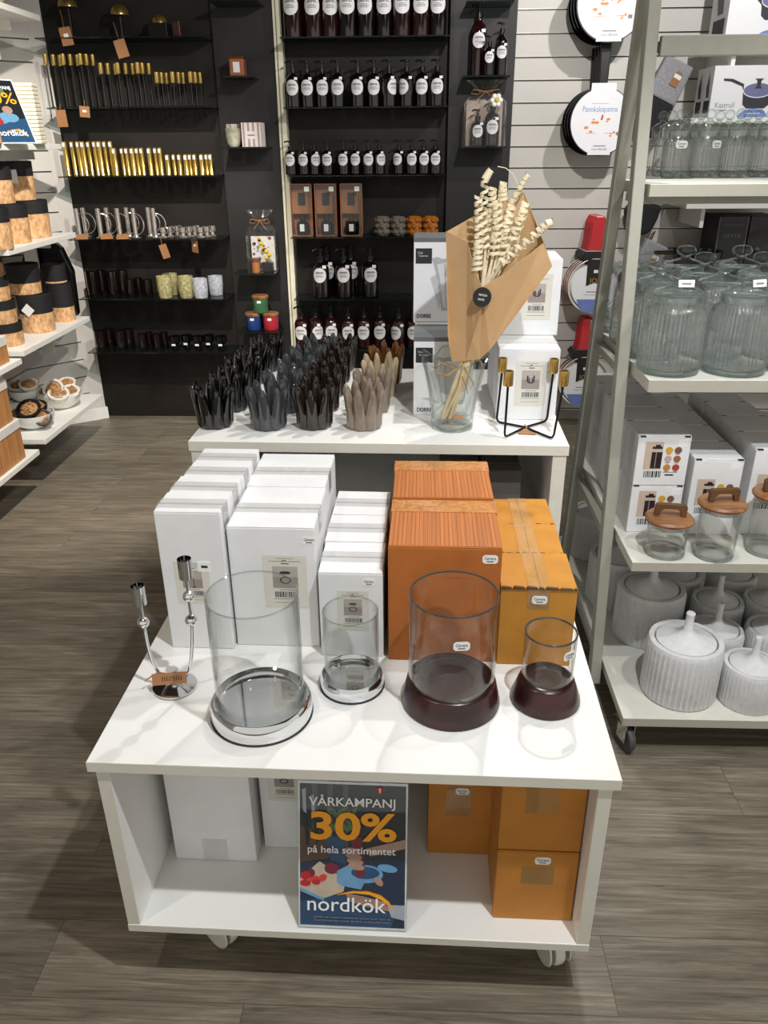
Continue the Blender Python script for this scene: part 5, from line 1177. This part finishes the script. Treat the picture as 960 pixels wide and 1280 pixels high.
bottle_row(zn[4], [410, 439], .049, .205, .0425, .14, amb, 'big amber bottle on the fifth niche shelf, rear row', 'big amber bottles', {0: .3, 1: .3}, y=4.975)
bottle_row(zn[5], [378.6, 394.7+1, 414.6, 436, 455.4, 474.9, 497.8, 516], .044, .185, .0415, .098, ambr, 'amber bottle on the lowest niche shelf', 'amber bottles on the lowest niche shelf', {1: .5, 6: -.5}, y=4.90)
# diffuser cartons
dbr = mat('diffuser_board', (166, 108, 68), .6, var=.05)
proto = None
for i, px in enumerate((378, 408, 439.5)):
    q = at(px, 290, Y=4.87); lab = f'brown diffuser carton with black bottle, {["nearest the light upright", "in the middle of three", "nearest the bubble candles"][i]}'
    if proto is None:
        proto = t = thing('diffuser_carton', lab, 'box', (q.x, 4.87, zn[3]), 0, 'reed diffuser cartons'); w_, h_, d_ = .125, .285, .11
        mb = MB(); mb.box(-w_/2, w_/2, d_-.004, d_, 0, h_); mb.box(-w_/2, -w_/2+.003, 0, d_, 0, h_); mb.box(w_/2-.003, w_/2, 0, d_, 0, h_); mb.box(-w_/2, w_/2, 0, d_, h_-.003, h_); mb.box(-w_/2, w_/2, 0, d_, 0, .003)
        mb.box(-w_/2, w_/2, .055, .058, .12, h_-.003); mb.build('carton_body', dbr, t)
        mb = MB(); mb.box(-w_/2+.002, w_/2-.002, -.0006, .0006, .002, h_-.002); mb.build('window', clear, t)
        MB().box(-.024, .018, .053, .055, .165, .235).build('black_label', ink, t); MB().box(.022, .05, .0, .002, .245, .27).build('price_sticker', stick, t)
        MB().lathe([(0, .003), (.034, .003), (.037, .008), (.037, .06), (.03, .075), (.017, .082), (.017, .115), (0, .115)], 24, (0, .042, 0)).build('diffuser_bottle', blackg, t)
        mb = MB().box(-.014, .012, .0032, .0046, .026, .066); mb.build('bottle_label', stick, t)
        MB().tube([(.05, .03, .005), (.05, .03, .25)], .003, 6).build('reeds', mat('reeds', (196, 160, 120), .6), t)
    else: dup(proto, (q.x, 4.87, zn[3]), lab)
# bubble candles in glass
for i, (px, c, nm_) in enumerate(((478, (112, 104, 92), 'smoky'), (498, (112, 104, 92), 'smoky'), (518, (176, 100, 20), 'amber'), (538, (176, 100, 20), 'amber'))):
    q = at(px, 284, Y=4.89); t = thing('bubble_candle', f'{nm_} bubble glass candle holder, {ORD[i]} of four from the diffuser cartons', 'candle holder', (q.x, 4.89, zn[3]), 0, 'bubble glass candle holders')
    mb = MB(); mb.lathe([(0, .002), (.034, .002), (.037, .01), (.037, .1), (.034, .106), (.03, .1), (0, .095)], 28)
    for a in range(6):
        for b in range(3): mb.ball((.032*math.cos(a*PI/3+b*.5), .032*math.sin(a*PI/3+b*.5), .022+.032*b), .0165, n=10)
    mb.build('bubble_glass', glossy_glass(nm_+'_bubble_glass', c, .15, .04), t)
# ---- column beside the slat wall
for z, c, x0, x1 in ((2.313, 'at the top edge of the photo, empty', .245, .49), (1.977, 'carrying the three amber bottles', .24, .49), (1.634, 'carrying the gift bag of soaps', .235, .49)): glass_shelf(f'small glass shelf on the column {c}', x0, x1, z, 4.765, 4.959)
for px, r, hb_, lr, lz, lab, y in ((597, .044, .26, .037, .17, 'tall amber pump bottle on the column shelf', 4.90), (611, .03, .135, .027, .085, 'smallest amber pump bottle standing before the tall one', 4.82), (626, .033, .19, .03, .11, 'slim amber pump bottle at the outer end of the column shelf', 4.85)):
    q = at(px, 80, Y=y); t = thing('pump_bottle', lab, 'bottle', (q.x, y, 1.977)); bottle(t, r, hb_, lr, lz, ambr if r > .04 else amb)
t = gift_bag('cellophane gift bag with two pump bottles and a white flower', 603.5, 4.86, 1.634, .225, .325, .12)
o = MB().box(-.1, .1, .035, .04, .001, .235).build('beige_card', mat('beige_card', (176, 158, 146), .6)); o.location = t.location; tag(o, 'beige backing card inside the cellophane bag of pump bottles', 'card')
for x, r, hb_, lz in ((-.038, .037, .125, .075), (.042, .042, .17, .095)):
    b_ = thing('pump_bottle', 'smaller amber pump bottle inside the cellophane bag on the column' if r < .04 else 'taller amber pump bottle inside the cellophane bag on the column', 'bottle', (t.location.x+x, t.location.y-.01, t.location.z+.001)); bottle(b_, r, hb_, r*.85, lz, amb)
mb = MB()
for i in range(6): a = i*PI/3; mb.ball((.055+.022*math.cos(a), -.055, .225+.022*math.sin(a)), .014, 0, 10)
mb.ball((.055, -.062, .225), .012, 1, 10); mb.build('white_flower', [stick, mat('card_yellow', (210, 176, 40), .6)], t)

# ================================================================ SLAT WALL: pans, mitts, shelves behind the rack
panb = mat('pan_black', (26, 26, 28), .4, var=.1); cardw = mat('white_card', (228, 228, 232), .5, var=.01); obl = mat('card_blue_lettering', (120, 150, 190), .5)
def black_pan(lab, px, py, y, r, n, handle, txt):
    q = at(px, py, Y=y); t = thing('pancake_pan', lab, 'pan', (q.x, y, q.z), 0, None, rot=(math.radians(-4), 0, 0))
    Mx = Matrix.Rotation(-PI/2, 4, 'X')
    MB().lathe([(0, .0), (r*.9, .0), (r, -.028), (r-.003, -.028), (r*.88, -.003), (0, -.003)][::-1], 56, (0, 0, 0), 0, Mx).build('pan_body', panb, t)
    hm = MB(); hm.prism([(-.022, r*.92), (.022, r*.92), (.026, r+.06), (.03, r+handle), (.022, r+handle+.012), (-.022, r+handle+.012), (-.03, r+handle), (-.024, r+.06)], .0, .018); hm.build('handle', pumpm, t, .006)
    cr = r*.97; card = [(cr*math.cos(a), cr*math.sin(a)) for a in [-PI/2+.38+(PI-.38-.42)*i/22 for i in range(23)]]
    card += [(cr*.40, cr*1.14), (-cr*.40, cr*1.14)]+[(-x, z) for x, z in card[::-1]]+[(-cr*.38, -cr*1.0), (cr*.38, -cr*1.0)]
    mb = MB().prism(card, -.0315, -.030, 0)
    rd = random.Random(5); e = -.0318
    for s in (-1, 1):      # small food doodles in orange
        for i in range(5): cx, cz = s*r*.3+rd.uniform(-.03, .03), -r*.12+rd.uniform(-.05, .04); k = rd.uniform(.006, .013); mb.prism([(cx+k*math.cos(j*PI/5), cz+k*.6*math.sin(j*PI/5)) for j in range(10)], e, -.0315, 1)
        mb.box(s*r*.3-.03, s*r*.3+.03, e, -.0315, -r*.34, -r*.325, 1)
    mb.prism([(-.005, r*.05), (.006, r*.05), (.01, r*.2), (0, r*.2)], e, -.0315, 2); mb.box(-r*.35, r*.2, e, -.0315, r*.52, r*.53, 3); mb.box(-r*.2, r*.2, e, -.0315, -r*.72, -r*.69, 3); mb.box(r*.5, r*.62, e, -.0315, -r*.4, -r*.3, 3)
    k = mb.build('card_sleeve', [cardw, mat('card_orange', (224, 130, 50), .5), mat('card_red', (190, 50, 56), .5), grey], t)
    if txt: text(txt, .04, (-.012, -.0322, r*.36), k, obl, r*1.1)
    text('nordkök', .018, (0, -.0322, -r*.8), k, grey, r*.5)
    return t, q
def back_pans(q, y, r, n, lab, handle, yw=4.995, m=None, hm_=None):
    for i in range(n):
        yy = y+.05*(i+1)
        t = thing('pancake_pan', lab[i], 'pan', (q.x-.006*(i+1), yy, q.z), 0, None, rot=(math.radians(-4), 0, 0)); Mx = Matrix.Rotation(-PI/2, 4, 'X')
        MB().lathe([(0, .0), (r*.9, .0), (r, -.028), (r-.003, -.028), (r*.88, -.003), (0, -.003)][::-1], 48, (0, 0, 0), 0, Mx).build('pan_body', m or panb, t)
        MB().prism([(-.02, r*.92), (.02, r*.92), (.026, r+handle), (-.026, r+handle)], 0, .018).build('handle', hm_ or pumpm, t, .005)
t, q = black_pan('black pan with white pancake card hanging in the middle of the slat wall', 750, 153, 4.80, .168, 2, .22, 'Pannkakspanna')
back_pans(q, 4.80, .168, 3, ['black pan hanging directly behind the carded pancake pan', 'black pan hanging third deep behind the carded pancake pan', 'black pan hanging against the boards behind the carded pancake pan'], .2)
t, q = black_pan('black pan with white card cut by the top edge of the photo', 763, 5, 4.80, .178, 2, .2, 'Pannkakspanna')
back_pans(q, 4.80, .178, 3, ['black pan directly behind the pan at the top edge', 'black pan third deep at the top edge', 'black pan against the boards at the top edge'], .2)
# red-handled pans
redp = mat('red_handle', (186, 16, 28), .3, var=.06, coat=.3); pinkp = mat('pink_pan_enamel', (214, 186, 180), .3, var=.03); creamp = mat('cream_pan_ceramic', (236, 234, 226), .25, var=.01)
blue = mat('blue_print', (104, 124, 184), .5); joy = mat('gold_print', (150, 120, 50), .5); orn = mat('orange_sticker', (240, 80, 30), .5)
def red_pan(px, py, y, labs):
    q = at(px, py, Y=y); r = .155
    for i, lab in enumerate(labs):
        yy = y-.01+.04*i; t = thing('red_handled_pan', lab, 'pan', (q.x-.004*i, yy, q.z), 0, 'red-handled pans', rot=(math.radians(-5), 0, 0)); Mx = Matrix.Rotation(-PI/2, 4, 'X')
        MB().lathe([(0, .002), (r*.9, .002), (r, -.03), (r-.003, -.031), (r*.88, -.002), (0, -.002)][::-1], 56, (0, 0, 0), 0, Mx).build('pan_body', creamp if i == 0 else pinkp, t)
        MB().prism([(-.058, r+.035), (.042, r+.035), (.05, r+.1), (.045, r+.2), (.03, r+.235), (-.022, r+.235), (-.04, r+.2), (-.046, r+.1)], -.018, .004).build('handle', redp, t, .009)
        h = MB().prism([(-.062, r-.03), (.068, r-.03), (.075, r+.02), (.055, r+.045), (-.07, r+.045), (-.09, r+.02)], -.024, .005).build('black_clasp', pumpm, t, .005)
        if i == 0:
            mb = MB(); mb.prism([(r*.86*math.cos(a), r*.86*math.sin(a)-.005) for a in [2*PI*k/40 for k in range(40)]], -.0315, -.0305, 0)
            mb.prism([(-.05, r*.98), (.055, r*.98), (.055, .0), (0, .02), (-.05, .0)], -.033, -.0315, 1); mb.prism([(-.1, -.075), (.1, -.075), (.08, -.105), (.1, -.15), (-.06, -.15), (-.085, -.11)], -.033, -.0315, 2)
            mb.box(.02, .05, -.0336, -.033, .06, .085, 4); mb.box(-.01, .015, -.0336, -.033, .075, .092, 0); mb.box(-.045, .03, -.0322, -.0315, -.035, -.03, 5); mb.box(-.06, .06, -.0322, -.0315, -.05, -.048, 5)
            k = mb.build('card_sleeve', [cardw, pumpm, blue, joy, orn, grey], t); text('JOY', .04, (.005, -.0336, .03), k, joy, .075, bold=.0005)
    return q
red_pan(741, 357, 4.84, ['white pan with red handle at the front of the upper hanging stack', 'pink pan with red handle, second deep in the upper hanging stack', 'pink pan with red handle, third deep in the upper hanging stack', 'pink pan with red handle, deepest in the upper hanging stack'])
red_pan(728, 476, 4.84, ['white pan with red handle at the front of the lower hanging stack', 'pink pan with red handle, second deep in the lower hanging stack', 'pink pan with red handle, deepest in the lower hanging stack'])
# oven mitts
felt = mat('grey_felt', (150, 150, 154), .9, var=.12, scale=120, bump=.2); bmit = mat('black_mitt', (30, 30, 34), .85, var=.1, bump=.2)
def mitt(lab, px, py, y, ang, s=1):
    q = at(px, py, Y=y); t = thing('oven_mitt', lab, 'oven mitt', (q.x, y, q.z), 0, None, rot=(0, ang, 0))
    MB().prism([(-.07*s, -.18*s), (.085*s, -.18*s), (.08*s, 0), (-.068*s, 0)], -.03, .03).build('cuff', felt, t, .01)
    MB().prism([(-.07*s, -.18*s), (.085*s, -.18*s), (.09*s, -.25*s), (.085*s, -.31*s), (.055*s, -.35*s), (-.0*s, -.36*s), (-.05*s, -.34*s), (-.072*s, -.3*s), (-.095*s, -.28*s), (-.11*s, -.25*s), (-.095*s, -.215*s)], -.032, .032).build('hand_part', bmit, t, .015)
    mb = MB(); mb.prism([(-.022, -.05), (.022, -.05), (.022, .01), (.012, .024), (-.012, .024), (-.022, .01)], -.0335, -.0325, 0); mb.box(-.02, .02, -.034, -.0335, -.012, .008, 1)
    k = mb.build('hang_tag', [kraft, stick], t, loc=(.03, -.001, -.07), rot=(0, .05, 0))
    MB().tube([(-.04, 0, -.01), (-.045, -.005, .03), (-.035, 0, .05), (-.03, .005, .0)], .004, 6).build('hanging_loop', mat('leather_loop', (100, 64, 44), .6), t)
mitt('grey and black oven mitt with kraft tag hanging above the small jars', 848, 76, 4.88, .42, 1.1)
mitt('dark oven mitt hanging between the rack bars above the large jars', 826, 212, 4.90, .30, 1.0)
mitt('grey oven mitt with kraft tag seen through the large glass jars', 820, 303, 4.74, .4, .95)
# white shelves behind the rack
def wshelf(lab, x, z, y0=4.55):
    t = thing('wall_shelf', lab, 'shelf', (x, y0, z)); MB().box(0, 1.6, 0, 4.998-y0, -.028, -.0008).build('board', shelfw, t, .002)
    MB().prism([(0, 0), (.02, 0), (.02, -.1), (0, -.1)], .05, .44).build('bracket', shelfw, t, loc=(.1, 0, -.028)); return t
zw = [at(900, 54, Y=4.55).z, at(900, 147, Y=4.55).z, at(900, 254, Y=4.55).z]
wshelf('white shelf carrying the upper pot carton at the top edge', 1.475, zw[0]); wshelf('white shelf carrying the saucepan cartons behind the rack', 1.40, zw[1]); wshelf('white shelf carrying tins and glasses behind the rack', 1.442, zw[2]); wshelf('white shelf carrying black cartons behind the large jars', 1.46, .90)
pot_d = mat('pot_print_dark', (52, 52, 60), .45); pot_l = mat('pot_print_lid', (110, 112, 150), .35); peri = mat('periwinkle_print', (112, 136, 200), .5)
def pot_carton(lab, x, y, z, w_, h_, d_, kind, front=True):
    t = thing('saucepan_carton', lab, 'box', (x, y, z), 0, 'saucepan cartons')
    MB().box(0, w_, 0, d_, 0, h_).build('carton_body', mat('white_print_carton', (232, 233, 236), .4), t, .0015)
    mb = MB(); e = -.0006
    def el(cx, cz, a, b, m, e_): mb.prism([(cx+a*math.cos(k*PI/16), cz+b*math.sin(k*PI/16)) for k in range(32)], e_, 0, m)
    cx, cz, R = w_*.62, h_*.52, w_*.2
    mb.prism([(cx-R, cz), (cx+R, cz), (cx+R*.9, cz-R*.85), (cx+R*.6, cz-R*1.1), (cx-R*.6, cz-R*1.1), (cx-R*.9, cz-R*.85)], e, 0, 0)
    el(cx, cz, R, R*.45, 2, e*1.3); el(cx, cz+.002, R*.95, R*.42, 1, e*1.6)
    mb.prism([(cx-R*.25, cz+R*.12), (cx+R*.25, cz+R*.12), (cx+R*.12, cz+R*.3), (cx+R*.15, cz+R*.6), (cx+R*.3, cz+R*.72), (cx-R*.3, cz+R*.72), (cx-R*.15, cz+R*.6), (cx-R*.12, cz+R*.3)], e*2, 0, 0)
    if kind == 'saucepan': mb.prism([(cx-R*.95, cz-R*.1), (cx-R*1.1, cz+R*.25), (cx-R*1.9, cz+R*.55), (cx-R*2.4, cz+R*.6), (cx-R*2.4, cz+R*.75), (cx-R*1.8, cz+R*.72), (cx-R*1.0, cz+R*.4)], e, 0, 0)
    else:
        for s in (-1, 1): mb.prism([(cx+s*R*.95, cz-R*.25), (cx+s*R*1.4, cz+R*.15), (cx+s*R*1.55, cz+R*.05), (cx+s*R*1.4, cz+R*.4), (cx+s*R*.98, cz+R*.3)], e, 0, 0)
    c = w_*.6; mb.prism([(c+w_*.2*math.cos(PI*k/20), h_*.0+.002+h_*.16*math.sin(PI*k/20)) for k in range(21)], e, 0, 3)
    mb.box(c-w_*.1, c+w_*.1, e*1.3, 0, h_*.07, h_*.09, 2)
    mb.build('printed_front', [pot_d, pot_l, cardw, peri], t)
    mb = MB(); mb.add([(-.0006, d_*.15, h_*.1), (-.0006, d_*.8, h_*.1), (-.0006, d_*.8, h_*.34), (-.0006, d_*.15, h_*.34)], [(0, 1, 2, 3)], 1); mb.add([(-.0008, d_*.3, h_*.4), (-.0008, d_*.6, h_*.4), (-.0008, d_*.7, h_*.6), (-.0008, d_*.5, h_*.9), (-.0008, d_*.35, h_*.6)], [(0, 1, 2, 3, 4)], 0)
    mb.build('printed_side', [pot_d, ink], t)
    if kind == 'saucepan': text('Kastrull', .035, (w_*.2, -.001, h_*.24), t, mat('light_grey_print', (150, 150, 160), .5), w_*.26); mb = MB().box(w_*.1, w_*.24, -.001, 0, h_*.14, h_*.155).build('printed_line', grey, t)
a = at(885, 146, Y=4.57); 
pot_carton('saucepan carton with printed saucepan, front one on its white shelf', a.x, 4.57, zw[1], .37, at(893, 82, Y=4.57).z-zw[1], .13, 'saucepan'); pot_carton('saucepan carton standing behind the printed saucepan carton', a.x+.004, 4.71, zw[1], .37, at(893, 82, Y=4.57).z-zw[1], .13, 'saucepan')
a = at(905, 53, Y=4.57); pot_carton('pot carton with printed two-handled pot at the top edge', a.x, 4.57, zw[0], .36, .34, .26, 'pot')
# small goods on the white shelf behind the rack
def good(lab, px, w_, h_, m, name, cat, rnd=False, y=4.63):
    q = at(px, 254, Y=y); mb = MB()
    if rnd: mb.lathe([(0, 0), (w_/2*.9, 0), (w_/2, .006), (w_/2, h_*.9), (w_/2*.93, h_), (0, h_)], 24)
    else: mb.box(-w_/2, w_/2, -.04, .04, 0, h_)
    o = mb.build(name, m, None, 0 if rnd else .002); o.location = (q.x, y, zw[2]); tag(o, lab, cat)
good('white carton with dish photo on the shelf under the rack rail', 873, .1, .12, mat('dish_print', (200, 200, 206), .4, var=.2, scale=25), 'dish_carton', 'box'); good('dark tin beside the dish carton on the shelf behind the rack', 893, .085, .1, mat('dark_tin', (46, 42, 34), .3, .5), 'storage_tin', 'tin', True); good('round grey tin on the shelf behind the rack', 917, .1, .09, mat('grey_tin', (110, 112, 116), .25, .8), 'storage_tin', 'tin', True)
good('pale blue carton on the shelf behind the rack', 938, .08, .12, mat('pale_blue_print', (176, 190, 216), .4, var=.15, scale=25), 'glass_carton', 'box'); good('pale violet carton at the picture edge behind the rack', 957, .08, .12, mat('pale_violet_print', (196, 196, 222), .4, var=.15, scale=25), 'glass_carton', 'box'); good('narrow navy carton on the shelf behind the rack post', 853, .05, .12, mat('navy_print', (52, 58, 78), .4), 'navy_carton', 'box')
bc = mat('black_print_carton', (28, 28, 30), .4, var=.05)
q = at(918, 330, Y=4.65)
for i, (px, w_, lab) in enumerate(((914, .166, 'black casserole carton with grey lettering behind the large jars'), (952, .155, 'black carton with pan rings printed, beside the lettered black carton'))):
    a = at(px, 300, Y=4.68); t = thing('casserole_carton', lab, 'box', (a.x, 4.68, .9)); MB().box(-w_/2, w_/2, 0, .25, 0, .375).build('carton_body', bc, t, .002)
    if i == 0:
        mb = MB(); 
        for x in (-.08, .075): mb.box(x, x+.003, -.0006, 0, .02, .37, 0)
        mb.box(-.08, .078, -.0006, 0, .06, .063, 0); mb.build('printed_frame', mat('silver_print', (120, 120, 124), .4), t); text('GRYTA', .032, (0, -.0008, .27), t, mat('silver_print', (120, 120, 124), .4), .1); text('cast aluminium', .012, (0, -.0008, .33), t, grey, .11)
    else:
        mb = MB()
        for R in (.05, .062, .074): mb.tube([(R*math.cos(2*PI*k/32), -.001, .25+R*.8*math.sin(2*PI*k/32)) for k in range(33)], .0015, 4)
        mb.ball((-.02, -.004, .2), .018, 0, 12, sz=.9); mb.build('printed_rings', mat('dark_ring_print', (74, 74, 78), .3), t)
a = at(873, 318, Y=4.62); t = thing('black_skillet', 'black cast skillet standing behind the large jars on the white shelf', 'pan', (a.x, 4.64, .9)); MB().lathe([(0, 0), (.11, 0), (.13, .15), (.135, .2), (.128, .2), (.12, .15), (0, .14)], 40).build('pan_body', blackg, t); MB().box(-.24, -.12, -.014, .014, .18, .2).build('handle', blackg, t, .005)
